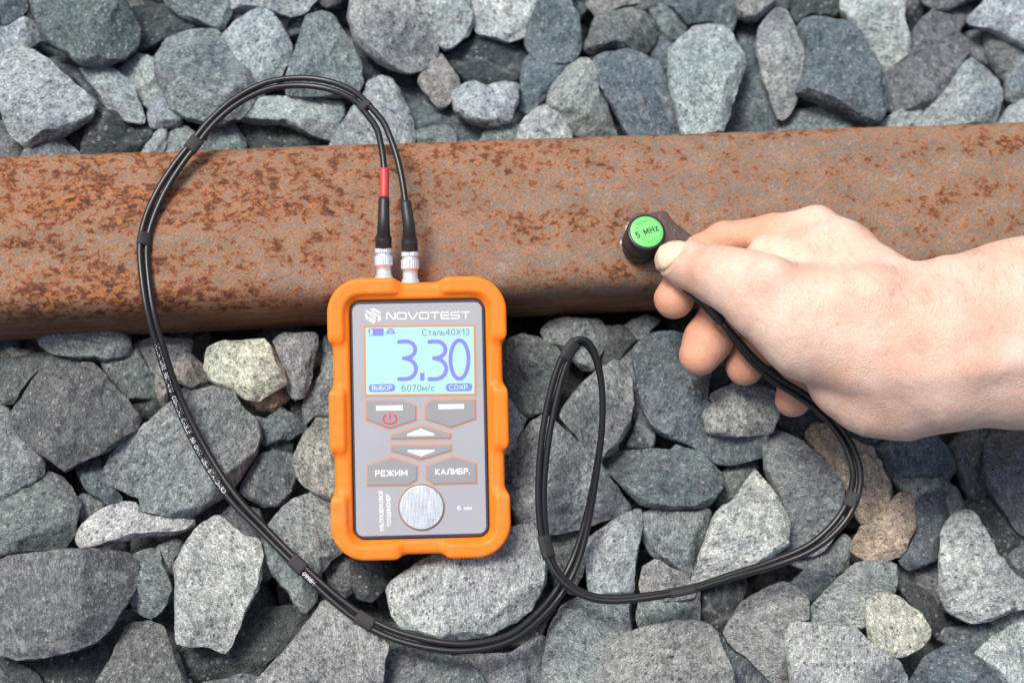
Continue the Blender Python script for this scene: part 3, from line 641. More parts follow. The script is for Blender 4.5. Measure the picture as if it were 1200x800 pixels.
def stroke(name, lines, w_, z0, z1, mat, parent, closed=False, caps=True):     # flat ribbons with round ends, mm
    V, F = [], []
    for li, ln in enumerate(lines):
        p = np.array(ln, float); n = len(p); z1 = z1+.012
        if closed:
            L, R_ = [], []
            for i in range(n):
                e0 = p[i]-p[i-1]; e1 = p[(i+1)%n]-p[i]; e0 /= np.linalg.norm(e0); e1 /= np.linalg.norm(e1)
                nn = np.array([-(e0+e1)[1], (e0+e1)[0]]); nn /= np.linalg.norm(nn); nn /= max(.5, abs(nn @ np.array([-e1[1], e1[0]])))
                L.append(p[i]+nn*w_/2); R_.append(p[i]-nn*w_/2)
            b = len(V)
            V += [(x,y,z1) for x,y in L]+[(x,y,z1) for x,y in R_]+[(x,y,z0) for x,y in L]+[(x,y,z0) for x,y in R_]
            for i in range(n):
                j = (i+1) % n; F += [(b+i, b+n+i, b+n+j, b+j), (b+i, b+j, b+2*n+j, b+2*n+i), (b+n+j, b+n+i, b+3*n+i, b+3*n+j)]
        else:
            L, R_ = [], []
            for i in range(n):
                e = p[min(i+1, n-1)]-p[max(i-1, 0)]; e /= np.linalg.norm(e); nn = np.array([-e[1], e[0]]); L.append(p[i]+nn*w_/2); R_.append(p[i]-nn*w_/2)
            e0 = p[0]-p[1]; e1 = p[-1]-p[-2]; out = list(L)
            if caps:
                a = math.atan2(e1[1], e1[0]); out += [tuple(p[-1]+w_/2*np.array([math.cos(a+t), math.sin(a+t)])) for t in np.linspace(math.pi/2, -math.pi/2, 7)[1:-1]]
            rev = R_[::-1]; m0 = len(out)
            ring = [tuple(q) for q in out]+[tuple(q) for q in rev]
            if caps:
                a = math.atan2(e0[1], e0[0]); ring += [tuple(p[0]+w_/2*np.array([math.cos(a+t), math.sin(a+t)])) for t in np.linspace(math.pi/2, -math.pi/2, 7)[1:-1]]
            # body as quads, caps as fans
            b = len(V); V += [(x,y,z1) for x,y in L]+[(x,y,z1) for x,y in R_]
            F += [(b+i, b+n+i, b+n+i+1, b+i+1) for i in range(n-1)]
            if caps:
                for q, e in ((p[-1], e1), (p[0], e0)):
                    a = math.atan2(e[1], e[0]); b = len(V); V += [(q[0]+w_/2*math.cos(a+t), q[1]+w_/2*math.sin(a+t), z1-.004) for t in np.linspace(-math.pi/2, math.pi/2, 9)]
                    F.append(tuple(range(b, b+9)))
    return mesh(name, np.array(V)/1000, F, mat, parent, smooth=False)
def _a(cx, cy, rx, ry, a0, a1, n=10): return [(cx+rx*math.cos(math.radians(a0+(a1-a0)*i/n)), cy+ry*math.sin(math.radians(a0+(a1-a0)*i/n))) for i in range(n+1)]
_bowl = lambda x, y0, y1, r: [(x, y1)]+_a(r, (y0+y1)/2, .2, (y1-y0)/2, 90, -90)+[(x, y0)]
GL = {                                       # lettering drawn as strokes in a box of height 1: (width, lines)
 'N': (.66, [[(0,0),(0,1),(.66,0),(.66,1)]]), 'O': (.74, [_a(.37,.5,.37,.5,0,360,22)]), 'V': (.7, [[(0,1),(.35,0),(.7,1)]]), 'T': (.66, [[(0,1),(.66,1)],[(.33,1),(.33,0)]]),
 'E': (.55, [[(.55,1),(0,1),(0,0),(.55,0)],[(0,.52),(.5,.52)]]), 'S': (.6, [_a(.3,.74,.28,.26,30,270,12)+_a(.3,.25,.3,.25,90,-150,12)[1:]]), 'M': (.78, [[(0,0),(0,1),(.39,.25),(.78,1),(.78,0)]]),
 'H': (.66, [[(0,0),(0,1)],[(.66,0),(.66,1)],[(0,.52),(.66,.52)]]), 'z': (.42, [[(0,.68),(.42,.68),(0,0),(.42,0)]]), 'R': (.6, [[(0,0),(0,1)],_bowl(0,.5,1,.36),[(.3,.5),(.6,0)]]),
 'G': (.7, [_a(.37,.5,.37,.5,40,320,16)+[(.66,.45),(.4,.45)]]), '1': (.3, [[(0,.76),(.24,1),(.24,0)]]), '7': (.52, [[(0,1),(.52,1),(.18,0)]]), '4': (.58, [[(.44,0),(.44,1),(0,.28),(.58,.28)]]),
 '/': (.3, [[(0,0),(.3,1)]]), 'U': (.64, [[(0,1),(0,.32)]+_a(.32,.32,.32,.32,180,360)+[(.64,1)]]), 'C': (.68, [_a(.37,.5,.37,.5,45,315,16)]), 'A': (.7, [[(0,0),(.35,1),(.7,0)],[(.13,.33),(.57,.33)]]),
 'X': (.64, [[(0,1),(.64,0)],[(.64,1),(0,0)]]), 'I': (.0, [[(0,0),(0,1)]]), 'L': (.5, [[(0,1),(0,0),(.5,0)]]), 'B': (.58, [[(0,0),(0,1)],_bowl(0,.52,1,.34),_bowl(0,0,.52,.38)]), 'D': (.66, [[(0,0),(0,1)],[(0,1)]+_a(.26,.5,.4,.5,90,-90,14)+[(0,0)]]),
 '5': (.54, [[(.5,1),(.08,1),(.04,.56)],[(.04,.56)]+_a(.24,.32,.3,.32,110,-140,12)]), '0': (.56, [_a(.28,.5,.28,.5,0,360,20)]), '9': (.54, [_a(.27,.7,.27,.3,0,360,16),[(.54,.7)]+_a(.22,.5,.32,.5,15,-100,8)]), '8': (.54, [_a(.27,.76,.24,.24,0,360,14),_a(.27,.26,.27,.26,0,360,14)]),
 '6': (.54, [_a(.27,.3,.27,.3,0,360,16),[(0,.3)]+_a(.32,.5,.32,.5,190,70,8)]), '3': (.52, [_a(.24,.75,.24,.25,140,-90,10),_a(.24,.26,.28,.26,90,-140,10)]), '2': (.52, [_a(.25,.72,.25,.28,160,-20,9)+[(0,0),(.52,0)]]),
 'P': (.56, [[(0,0),(0,1)],_bowl(0,.46,1,.36)]), 'p': (.44, [[(0,-.25),(0,.68)],_a(.22,.34,.22,.34,0,360,14)]), 'r': (.28, [[(0,0),(0,.68)],[(0,.45)]+_a(.2,.45,.2,.23,180,70,5)]), 'o': (.46, [_a(.23,.34,.23,.34,0,360,14)]),
 'b': (.44, [[(0,0),(0,1)],_a(.22,.34,.22,.34,0,360,14)]), 'e': (.44, [[(.02,.36),(.44,.36)]+_a(.22,.34,.22,.34,5,320,12)]), 'c': (.4, [_a(.23,.34,.23,.34,50,310,12)]), '.': (.0, [[(0,0),(0.001,0.03)]]), ' ': (.3, []),
 'Л': (.66, [[(0,0),(.1,.1),(.18,1),(.66,1),(.66,0)]]), 'Б': (.56, [[(.5,1),(0,1),(0,0)],_bowl(0,0,.56,.36)]), 'Ь': (.54, [[(0,1),(0,0)],_bowl(0,0,.56,.34)]), 'Ы': (.78, [[(0,1),(0,0)],_bowl(0,0,.56,.3),[(.78,1),(.78,0)]]),
 'Ж': (.96, [[(.48,0),(.48,1)],[(.04,1),(.42,.52),(0,0)],[(.92,1),(.54,.52),(.96,0)]]), 'И': (.66, [[(0,1),(0,0),(.66,1),(.66,0)]]), 'К': (.6, [[(0,0),(0,1)],[(.56,1),(.06,.5),(.6,0)]]), 'У': (.64, [[(0,1),(.33,.36)],[(.64,1),(.25,.1),(.06,0)]]),
 'З': (.54, [_a(.25,.75,.24,.25,145,-90,10),_a(.25,.26,.29,.26,90,-145,10)]), 'Й': (.66, [[(0,.92),(0,0),(.66,.92),(.66,0)],_a(.33,1.2,.14,.12,200,340,5)]), 'Щ': (.94, [[(0,1),(0,0),(.9,0),(.9,1)],[(.45,1),(.45,0)],[(.9,0),(.96,-.2)]]),
 'т': (.44, [[(0,.68),(.44,.68)],[(.22,.68),(.22,0)]]), 'а': (.42, [_a(.2,.46,.2,.22,150,0,6)+[(.4,0)],_a(.2,.2,.2,.2,0,360,12)]), 'л': (.44, [[(0,0),(.07,.1),(.12,.68),(.44,.68),(.44,0)]]), 'ь': (.4, [[(0,.68),(0,0)],[(0,.4)]+_a(.22,.2,.18,.2,90,-90,7)+[(0,0)]]),
 'м': (.54, [[(0,0),(0,.68),(.27,.15),(.54,.68),(.54,0)]])}
for _k, _v in dict(О='O', С='C', Т='T', А='A', Х='X', В='B', Р='P', Е='E', М='M', Н='H', с='c').items(): GL[_k] = GL[_v]
def flat_lines(txt, gap=.24):
    x = 0; out = []
    for ch in txt:
        w_, ls = GL[ch]; out += [[(x+u, v) for u, v in l_] for l_ in ls]; x += w_+gap
    return out, x-gap
def stroke_geo(lines, w_):                   # ribbons, cut at sharp corners, with round ends
    V, F = [], []
    for ln in lines:
        cur = [np.array(ln[0], float)]; parts = []
        for i in range(1, len(ln)):
            p = np.array(ln[i], float)
            if np.linalg.norm(p-cur[-1]) < 1e-9: continue
            if len(cur) > 1:
                e0 = cur[-1]-cur[-2]; e1 = p-cur[-1]; c_ = (e0 @ e1)/(np.linalg.norm(e0)*np.linalg.norm(e1))
                if c_ < .75: parts.append(cur); cur = [cur[-1]]
            cur.append(p)
        parts.append(cur)
        for p in parts:
            n = len(p)
            if n < 2: continue
            b = len(V); L, R_ = [], []
            for i in range(n):
                e = p[min(i+1, n-1)]-p[max(i-1, 0)]; e = e/np.linalg.norm(e); nn = np.array([-e[1], e[0]]); L.append(p[i]+nn*w_/2); R_.append(p[i]-nn*w_/2)
            V += L+R_; F += [(b+i, b+n+i, b+n+i+1, b+i+1) for i in range(n-1)]
            for q, e in ((p[-1], p[-1]-p[-2]), (p[0], p[0]-p[1])):
                a_ = math.atan2(e[1], e[0]); b = len(V)
                V += [np.array([q[0]+w_/2*math.cos(a_+t), q[1]+w_/2*math.sin(a_+t)]) for t in np.linspace(-math.pi/2, math.pi/2, 6)]; F.append(tuple(range(b, b+6)))
    return np.array(V), F
def text(name, txt, a, b, hmm, z, mat, parent, bold=0.16, gap=.24):
    """lettering whose box runs from photo point a (bottom left) to b (bottom right), hmm high"""
    A, B = D(*a), D(*b); e = B-A; L = np.linalg.norm(e); e /= L; f = np.array([-e[1], e[0]])
    ls, W_ = flat_lines(txt, gap) if isinstance(txt, str) else txt
    t = bold*hmm; ls = [[A + (t/2+u/W_*(L-t))*e + (t/2+v*(hmm-t))*f for u, v in l_] for l_ in ls]
    V, F = stroke_geo(ls, t)
    return mesh(name, np.column_stack([V, z+.00002*np.arange(len(V))])/1000, F, mat, parent, smooth=False)
M_WHITE = new_mat('white_print', (.78,.78,.80), .5); M_RED = new_mat('red_print', (.72,.03,.06), .5)
M_ORG = new_mat('orange_print', (.62,.23,.09), .45)
M_DARK = new_mat('dark_blue_frame', (.035,.045,.075), .35)
M_GREY = new_mat('grey_membrane', (.24,.24,.275), .38, spec=.5)
k = NB(M_GREY); v_ = k.obj(); k.bump(k.noise(v_, 2500, 2), .00006, .4); k.l(k.mix(k.noise(v_, 40, 3), (.33,.33,.355), (.37,.37,.395)), k.b.inputs['Base Color'])
M_BTN = new_mat('grey_button', (.27,.27,.28), .4)
M_LCD = new_mat('liquid_crystal_glass', (.36,.60,.54), .16, spec=.5); M_LCD.node_tree.nodes['Principled BSDF'].inputs['Emission Color'].default_value = (.35,.75,.66,1); M_LCD.node_tree.nodes['Principled BSDF'].inputs['Emission Strength'].default_value = .08
M_INK = new_mat('violet_display_segments', (.20,.20,.66), .35); M_INK2 = new_mat('grey_blue_display_segments', (.13,.22,.34), .35)
ZP = 27.3
prism('panel_frame', rr_pts(PCX, PCY, POX-.25, POY-.25, 4.6), 19, ZP-.5, M_DARK, dev, .4)
pl_a, pl_b, pl_c, pl_d = D(415,490), D(567.5,490), D(491,355), D(491,627)
panel = prism('front_panel', rr_pts((pl_a[0]+pl_b[0])/2, (pl_c[1]+pl_d[1])/2, (pl_b[0]-pl_a[0])/2, (pl_c[1]-pl_d[1])/2, 3.2), 20, ZP, M_GREY, dev, .25)
def logotype():                              # the maker's wide square lettering
    c_ = .16; box = [(c_,0),(1.5-c_,0),(1.5,c_),(1.5,1-c_),(1.5-c_,1),(c_,1),(0,1-c_),(0,c_),(c_,0)]; x = 0; out = []
    W_ = dict(N=[[(0,0),(0,.85),(.12,1),(.3,1),(1.1,0),(1.25,0),(1.4,.15),(1.4,1)]], O=[box], V=[[(0,1),(.62,0),(.85,0),(1.5,1)]], T=[[(0,1),(1.4,1)],[(.7,1),(.7,0)]], E=[[(1.3,1),(.16,1),(0,.84),(0,.16),(.16,0),(1.3,0)],[(0,.5),(1.25,.5)]],
              S=[[(1.4,1),(.16,1),(0,.84),(0,.66),(.16,.5),(1.24,.5),(1.4,.34),(1.4,.16),(1.24,0),(0,0)]])
    for ch in 'NOVOTEST':
        out += [[(x+u, v) for u, v in l_] for l_ in W_[ch]]; x += max(u for l_ in W_[ch] for u, v in l_)+.38
    return out, x-.38
text('brand_lettering', logotype(), (452.5,374.4), (551.5,373.2), 3.3, ZP+.06, M_WHITE, panel, .17)
def lp(X, Y, x0=370, y0=310): return D(x0+X/5, y0+Y/5)
def polys(name, plist, z, mat, parent):
    V, F = [], []
    for pl in plist:
        b = len(V); V += [(*q, z) for q in pl]; F.append(tuple(range(b, b+len(pl))))
    o = mesh(name, np.array(V)/1000, F, mat, parent, smooth=False); return o
polys('hexagon_emblem', [[lp(288,268), lp(300,264), lp(350,306), lp(350,322)][:4], [lp(290,282), lp(303,292), lp(305,322), lp(292,316)], [lp(310,300), lp(352,330), lp(338,344), lp(309,328)],
      [lp(314,262), lp(340,254), lp(378,274), lp(378,288), lp(340,270)], [lp(362,290), lp(379,296), lp(381,322), lp(364,332)], [lp(318,272), lp(336,274), lp(372,300), lp(356,302)]], ZP+.06, M_WHITE, panel)
# the display
disp = prism('display', [D(428,383.3), D(555,382), D(556,461), D(429,462)], ZP-.3, ZP+.10, M_LCD, dev)
stroke('display_border', [[D(426.8,382), D(556.2,380.6), D(557.6,462), D(428,463.3)]], .75, ZP, ZP+.16, M_ORG, disp, closed=True)
def arc(cx, cy, rx, ry, a0, a1, n=14): return [(cx+rx*math.cos(math.radians(a0+(a1-a0)*i/n)), cy-ry*math.sin(math.radians(a0+(a1-a0)*i/n))) for i in range(n+1)]
def dg(lines): return [[D(*q) for q in ln] for ln in lines]
ZD = ZP+.17
three = lambda x, y0=398.6, y1=445: arc(x, y0+11.6, 13, 11, 128, -62, 12)+[(x+1, 420.6), (x-6.5, 420.8)]
def digit3(cx): # traced like the panel's numerals: two bowls meeting at the middle bar
    a = [(cx-9.5, 400.2)]+arc(cx-1, 409.3, 10.5, 9.6, 100, -80, 12)+[(cx-4, 419.6)]
    b = arc(cx-2.5, 432, 13, 12.0, 86, -95, 14)+[(cx-9.5, 444)]
    return [a, b]
stroke('large_numerals', dg(digit3(477)), 1.75, ZD, ZD, M_INK, disp)
stroke('large_numerals', dg(digit3(512.5)), 1.75, ZD, ZD, M_INK, disp)
stroke('large_numerals', [[D(*q) for q in arc(538.5, 421, 10.6, 22.6, 0, 360, 36)][:-1]], 1.7, ZD, ZD, M_INK, disp, closed=True)
polys('decimal_point', [[D(492.2,436.5), D(497.3,436.3), D(497.5,445.5), D(492.4,445.7)]], ZD, M_INK, disp)
text('material_name', 'Сталь40Х13', (494.5,393.2), (550.5,392.4), 2.9, ZD, M_INK2, disp, .12)
text('sound_speed', '6070м/с', (470.5,458.6), (509,458), 2.9, ZD, M_INK2, disp, .12)
M_LT = new_mat('pale_display_segments', (.42,.74,.68), .3)
for (x0, x1, y0, y1, tx) in ((432,463,449.5,459,'ВЫБОР'), (522.5,553.5,448.6,458.4,'СОХР.')):
    A, B = D(x0, y1), D(x1, y0); c = (A+B)/2
    pp = prism('softkey_marker', rr_pts(c[0], c[1], (B-A)[0]/2, (B-A)[1]/2, 1.6, 5), ZD-.05, ZD+.02, M_INK, disp)
    text('softkey_lettering', tx, (x0+3.5, y1-1.9), (x1-3.5, y1-2.1), 2.2, ZD+.06, M_LT, disp, .15)
polys('battery_symbol', [[D(431,388), D(432.8,385.5), D(432.8,390.6)], [D(436.6,384.8), D(449,384.6), D(449,392.6), D(436.6,392.8)]], ZD, M_INK, disp)
stroke('battery_symbol', [[D(433,385), D(449,384.8), D(449,392.6), D(433,392.8)]], .3, ZD, ZD, M_INK, disp, closed=True)
stroke('probe_symbol', dg([[(451.5,390.2), (463.5,390)], [(453,387.6), (462,387.4)], [(454.5,385.2), (460.5,385.1)], [(455,387.5), (453.5,390)], [(460,387.5), (461.8,390)]]), .5, ZD, ZD, M_INK, disp, caps=False)
# the keys
def key(pts, label):
    q = [D(*p) for p in pts]
    b = prism('button', q, ZP-.2, ZP+.45, M_BTN, dev, .35); b['label'] = label
    stroke('button_outline', [q], 1.0, ZP, ZP+.12, M_ORG, b, closed=True); return b
ZB = ZP+.52
b1 = key([(429,469.5),(473,469),(487.5,475.5),(487.5,491.8),(457,502),(429,491.5)], 'power key with a white bar and red symbol')
polys('key_mark', [[D(440.6,475.2), D(472,474.6), D(472,480.4), D(440.6,481)]], ZB, M_WHITE, b1)
pw = arc(457, 490.8, 8, 5.6, 125, 415, 22)
stroke('power_symbol', [[D(*q) for q in pw], [D(457,483.6), D(457,490.5)]], .75, ZB, ZB, M_RED, b1)
b2 = key([(498.5,475),(504,468.8),(557,468),(557.5,490.5),(528.5,500.8),(498.5,490.5)], 'right key with a white bar')
polys('key_mark', [[D(513.5,473.6), D(543.8,473.2), D(543.8,478.8), D(513.5,479.3)]], ZB, M_WHITE, b2)
b3 = key([(458.5,509.5),(493.6,498.2),(528.5,508.5),(528.5,513.3),(458.5,514.2)], 'up arrow key')
polys('arrow_mark', [[D(477,510.6), D(477,508.3), D(493,502), D(509,508), D(509,510.3)]], ZB, M_WHITE, b3)
b4 = key([(458.5,522),(528.8,521.3),(528.8,527.8),(493.6,538.6),(458.5,528)], 'down arrow key')
polys('arrow_mark', [[D(477.6,527), D(509,526.8), D(509,528.6), D(493.6,534.6), D(477.6,529)]], ZB, M_WHITE, b4)
b5 = key([(430.5,545.5),(458,535.5),(489,546),(488.5,562),(479,568.3),(430.5,569)], 'lower left key lettered РЕЖИМ')
text('key_lettering', 'РЕЖИМ', (439.5,558.2), (477.5,557.5), 2.75, ZB, M_WHITE, b5, .19, .3)
b6 = key([(499.5,546),(529,534.5),(558,543.5),(558.5,566),(508,567.3),(499.5,561)], 'lower right key lettered КАЛИБР.')
text('key_lettering', 'КАЛИБР.', (510,556.5), (551,555.5), 2.75, ZB, M_WHITE, b6, .19, .3)
text('panel_lettering', 'УЛЬТРАЗВУКОВОЙ', (450.2,622.5), (448.6,575), 1.9, ZP+.06, M_WHITE, panel)
text('panel_lettering', 'ТОЛЩИНОМЕР', (458.4,617), (457.2,579), 1.9, ZP+.06, M_WHITE, panel)
text('panel_lettering', '6 мм', (536,597.8), (553,597.4), 2.0, ZP+.06, M_WHITE, panel)
# calibration disc of bare steel
def disc():
    c = D(494,594.5); r = (D(520,594)-D(468,594))[0]/2
    prof = [(r, -.3), (r, .75), (r-.15, 1.0), (r-.35, 1.1), (r*.6, 1.13), (r*.3, 1.14)]
    n = 64; V = []; F = []
    for (rr_, z) in prof: V += [(c[0]+rr_*math.cos(2*math.pi*i/n), c[1]+rr_*math.sin(2*math.pi*i/n), ZP+z) for i in range(n)]
    for a in range(len(prof)-1): F += [(a*n+i, a*n+(i+1)%n, (a+1)*n+(i+1)%n, (a+1)*n+i) for i in range(n)]
    F.append(tuple(range((len(prof)-1)*n, len(prof)*n)))
    m = new_mat('ground_steel', (.72,.76,.80), .42, .8); k = NB(m); va = k.obj((1,14,1)); vb = k.obj((14,1,1))
    na = k.noise(va, 140, 2, .5); nb = k.noise(vb, 140, 2, .5)
    k.l(k.mix(k.math('MULTIPLY', k.math('ADD', na, nb), .5), (.42,.47,.51), (.74,.78,.80)), k.b.inputs['Base Color'])
    k.bump(k.math('ADD', na, nb), .00006, .6); k.l(k.ramp(nb, [(.3, (.35,.35,.35)), (.7, (.55,.55,.55))]), k.b.inputs['Roughness'])
    mesh('calibration_disc', np.array(V)/1000, F, m, dev, smooth=False)
    stroke('disc_surround', [[(c[0]+(r+.35)*math.cos(2*math.pi*i/n), c[1]+(r+.35)*math.sin(2*math.pi*i/n)) for i in range(n)]], .5, ZP, ZP+.15, new_mat('brown_print', (.32,.17,.10), .5), panel, closed=True)
disc()
# ------------------------------------------------------------------ probe and its twin cable
def cr(pts, n=10):                         # Catmull-Rom through rows of numbers
    p = np.array(pts, float); p = np.vstack([2*p[0]-p[1], p, 2*p[-1]-p[-2]]); out = []
    for i in range(1, len(p)-2):
        for t in np.linspace(0, 1, n, endpoint=False):
            a, b, c, d = p[i-1], p[i], p[i+1], p[i+2]
            out.append(.5*((2*b)+(-a+c)*t+(2*a-5*b+4*c-d)*t*t+(-a+3*b-3*c+d)*t**3))
    out.append(p[-2]); return np.array(out)
def frames(W):
    T = np.gradient(W, axis=0); T /= np.linalg.norm(T, axis=1)[:,None]
    view = CAMP*0 + np.array([0, -.3, 1.0]); view /= np.linalg.norm(view)
    Sd = np.cross(T, view); Sd /= np.linalg.norm(Sd, axis=1)[:,None]; U = np.cross(Sd, T)
    return T, Sd, U
def tube(name, W, rad, mat, parent, seg=14, cap=True):
    W = np.array(W); n = len(W); rad = np.broadcast_to(np.array(rad, float), (n,)); T, Sd, U = frames(W)
    a = np.linspace(0, 2*np.pi, seg, endpoint=False)
    V = W[:,None] + rad[:,None,None]*(np.cos(a)[None,:,None]*Sd[:,None]+np.sin(a)[None,:,None]*U[:,None])
    V = V.reshape(-1, 3); F = []
    for i in range(n-1):
        for j in range(seg):
            k_ = (j+1) % seg; F.append((i*seg+j, i*seg+k_, (i+1)*seg+k_, (i+1)*seg+j))
    if cap: F += [tuple(range(seg))[::-1], tuple(range((n-1)*seg, n*seg))]
    return mesh(name, V, F, mat, parent)
M_CORD = new_mat('black_cable_jacket', (.012,.012,.013), .36, spec=.5); k = NB(M_CORD); k.bump(k.noise(k.obj(), 260, 3), .0002, .35)
M_SHRINK = new_mat('black_fabric_sleeve', (.028,.026,.028), .72); k = NB(M_SHRINK); k.bump(k.noise(k.obj(), 1500, 3), .0003, .8)
M_BOOT = new_mat('black_rubber', (.02,.022,.024), .45); M_REDS = new_mat('red_sleeve', (.55,.05,.055), .45)
M_CHROME = new_mat('plated_metal', (.66,.72,.77), .42, .5); k = NB(M_CHROME); k.bump(k.noise(k.obj(), 900, 3), .00008, .5)
pc = P(756, 276, .0)
probe = empty('ultrasonic_probe', (pc[0], pc[1], .0))
tag(probe, 'round black probe with green 5 MHz disc and black twin cable looping over the stones', 'probe')
PO = np.array([pc[0], pc[1], 0.0])
def toP(W): return np.array(W)-PO
# local x spacing of the device plugs
def path(rows): return np.array([np.append(P(a, b, c*.001), c*.001)[:3] for a, b, c in rows])
LZ = np.array([_hit(450, 326, .015), _hit(481, 330, .015)])
# plug barrels follow the device's own long axis
dax = np.array(DM.to_3x3() @ Vector((0, 1, 0)))
def plug(i, base_px, tip_px, red):
    b = _hit(*base_px, .014); ax = dax/np.linalg.norm(dax)
    L1 = .0125
    g = empty('plug'); g.parent = probe; g['label'] = 'plug with a red sleeve behind it' if red else 'plug without a red sleeve'
    def bar(nm, prof, m, st):
        W = [b+ax*t for t, r in prof]; tube(nm, toP(W), [r for t, r in prof], m, g, 20)
    bar('barrel', [(-.006,.0040),(.001,.0040),(.0012,.0034),(.0052,.0034),(.0054,.0039),(.0100,.0039),(.0102,.0035),(.0112,.0035),(.0113,.0037),(.0135,.0037)], M_CHROME, 0)
    # knurled rings round the barrel
    V, F = [], []; u_ = np.cross(ax, [0, 0, 1.0]); u_ /= np.linalg.norm(u_); v2 = np.cross(ax, u_)
    for t0, t1, rr_ in ((.0058, .0098, .0040), (.0114, .0133, .0038)):
        n = 48
        for t in (t0, t1):
            V += [b-PO+ax*t+(rr_+(.00012 if i % 2 else -.00008))*(math.cos(2*math.pi*i/n)*u_+math.sin(2*math.pi*i/n)*v2) for i in range(n)]
        o_ = len(V)-2*n; F += [(o_+i, o_+(i+1)%n, o_+n+(i+1)%n, o_+n+i) for i in range(n)]
    mesh('knurled_ring', V, F, M_CHROME, g, smooth=False)
    q = b+ax*.0136
    return g, q, ax
g1, q1, ax1 = plug(0, (450,326), None, True)
g2, q2, ax2 = plug(1, (481,330), None, False)
# rubber boots bend from the barrel towards the cord
c1 = cr([q1, q1+ax1*.006, P(449.5,258,24), P(449.5,232,27)] if False else [q1, q1+(P(449.5,262,.0225)-q1)*.5, P(449.5,262,.0225), P(450,232,.0245)], 8)
c2 = cr([q2, q2+(P(479,264,.0225)-q2)*.5, P(479,264,.0225), P(475,236,.0245)], 8)
n_ = len(c1); rb = np.interp(np.linspace(0, 1, n_), [0, .05, .3, .34, 1], [.0036, .0037, .0037, .0031, .0024])
tube('rubber_boot', toP(c1), rb, M_BOOT, g1, 18); tube('rubber_boot', toP(c2), rb, M_BOOT, g2, 18)
PR = 1.46                                     # cord radius, mm
lead1 = [(450,236,24.4),(450.5,214,25.5),(449.5,190,26),(446,168,25.5),(440,148,24)]
lead2 = [(475.5,240,24.4),(471,210,25.5),(464.5,182,26),(456,158,25.5),(447,140,24)]
# centre line of the pair: px, py, height mm, twist of the pair in degrees (0 = side by side)
mid = [(430,127,22,0),(414,112,18,0),(385,100,14,0),(350,96,12,0),(312,101,11,0),(276,119,10,0),(248,143,9,0),(227,169,8,0),(205,198,6,0),(186,230,4,10),(173,262,3,25),(168,290,2.6,35),(170,325,2.6,30),
       (176,365,1,15),(188,408,-4,5),(206,462,-12,0),(234,522,-17,0),(270,579,-19,0),(310,622,-20,0),(349,661,-20,0),(389,698,-20,0),(428,727,-20,0),(470,746,-19,0),(520,757,-18,0),(560,757,-18,0),
       (600,746,-19,0),(633,720,-21,0),(657,690,-22,10),(676,652,-20,50),(690,600,-14,80),(700,545,-4,88),(706,495,5,88),(705,450,12,88),(697,416,18,80),(684,400,21,60),(669,408,21,30),
       (655,440,17,15),(643,490,11,0),(636,540,5,0),(634,590,-1,10),(639,636,-6,30),(652,670,-8,60),(680,694,-9,75),(722,702,-9,80),(800,692,-8,80),(860,674,-7,60),(906,660,-6,45),(952,640,-3,45),(985,610,0,30),
       (1001,578,3,20),(1003,548,6,0),(990,514,8,0),(966,484,8,0),(938,462,9,10),(912,446,12,30),(885,424,16,60),(862,398,20,80)]
mm = cr(mid, 9); Wc = np.array([P(a, b, c*.001) for a, b, c, _ in mm]); T, Sd, U = frames(Wc)
tw = np.radians(mm[:,3]); off = .00150*(np.cos(tw)[:,None]*Sd+np.sin(tw)[:,None]*U)
arcl = np.concatenate([[0], np.cumsum(np.linalg.norm(np.diff(Wc, axis=0), axis=1))])
irr = .0003*np.sin(arcl*55)[:,None]*Sd + .00025*np.sin(arcl*31+1)[:,None]*U
# which side is nearer the left lead?
A_ = Wc+off+irr; B_ = Wc-off-irr*.6
end = np.array([P(851,384,.0225), P(845,376,.024)])
L1 = np.array([P(a, b, c*.001) for a, b, c in lead1]); L2 = np.array([P(a, b, c*.001) for a, b, c in lead2])
if np.linalg.norm(A_[0]-L1[-1]) > np.linalg.norm(B_[0]-L1[-1]): A_, B_ = B_, A_
f1 = np.vstack([cr(np.vstack([L1, A_[4:5]]), 8)[:-1], A_[4:], end]); f2 = np.vstack([cr(np.vstack([L2, B_[4:5]]), 8)[:-1], B_[4:], end])
def smooth(W, n=2):
    for _ in range(n): W = np.vstack([W[:1], (W[:-2]+2*W[1:-1]+W[2:])/4, W[-1:]])
    return W
f1, f2 = smooth(f1), smooth(f2)
tube('cord', toP(f1), PR*.001, M_CORD, probe, 24); tube('cord', toP(f2), PR*.001, M_CORD, probe, 24)
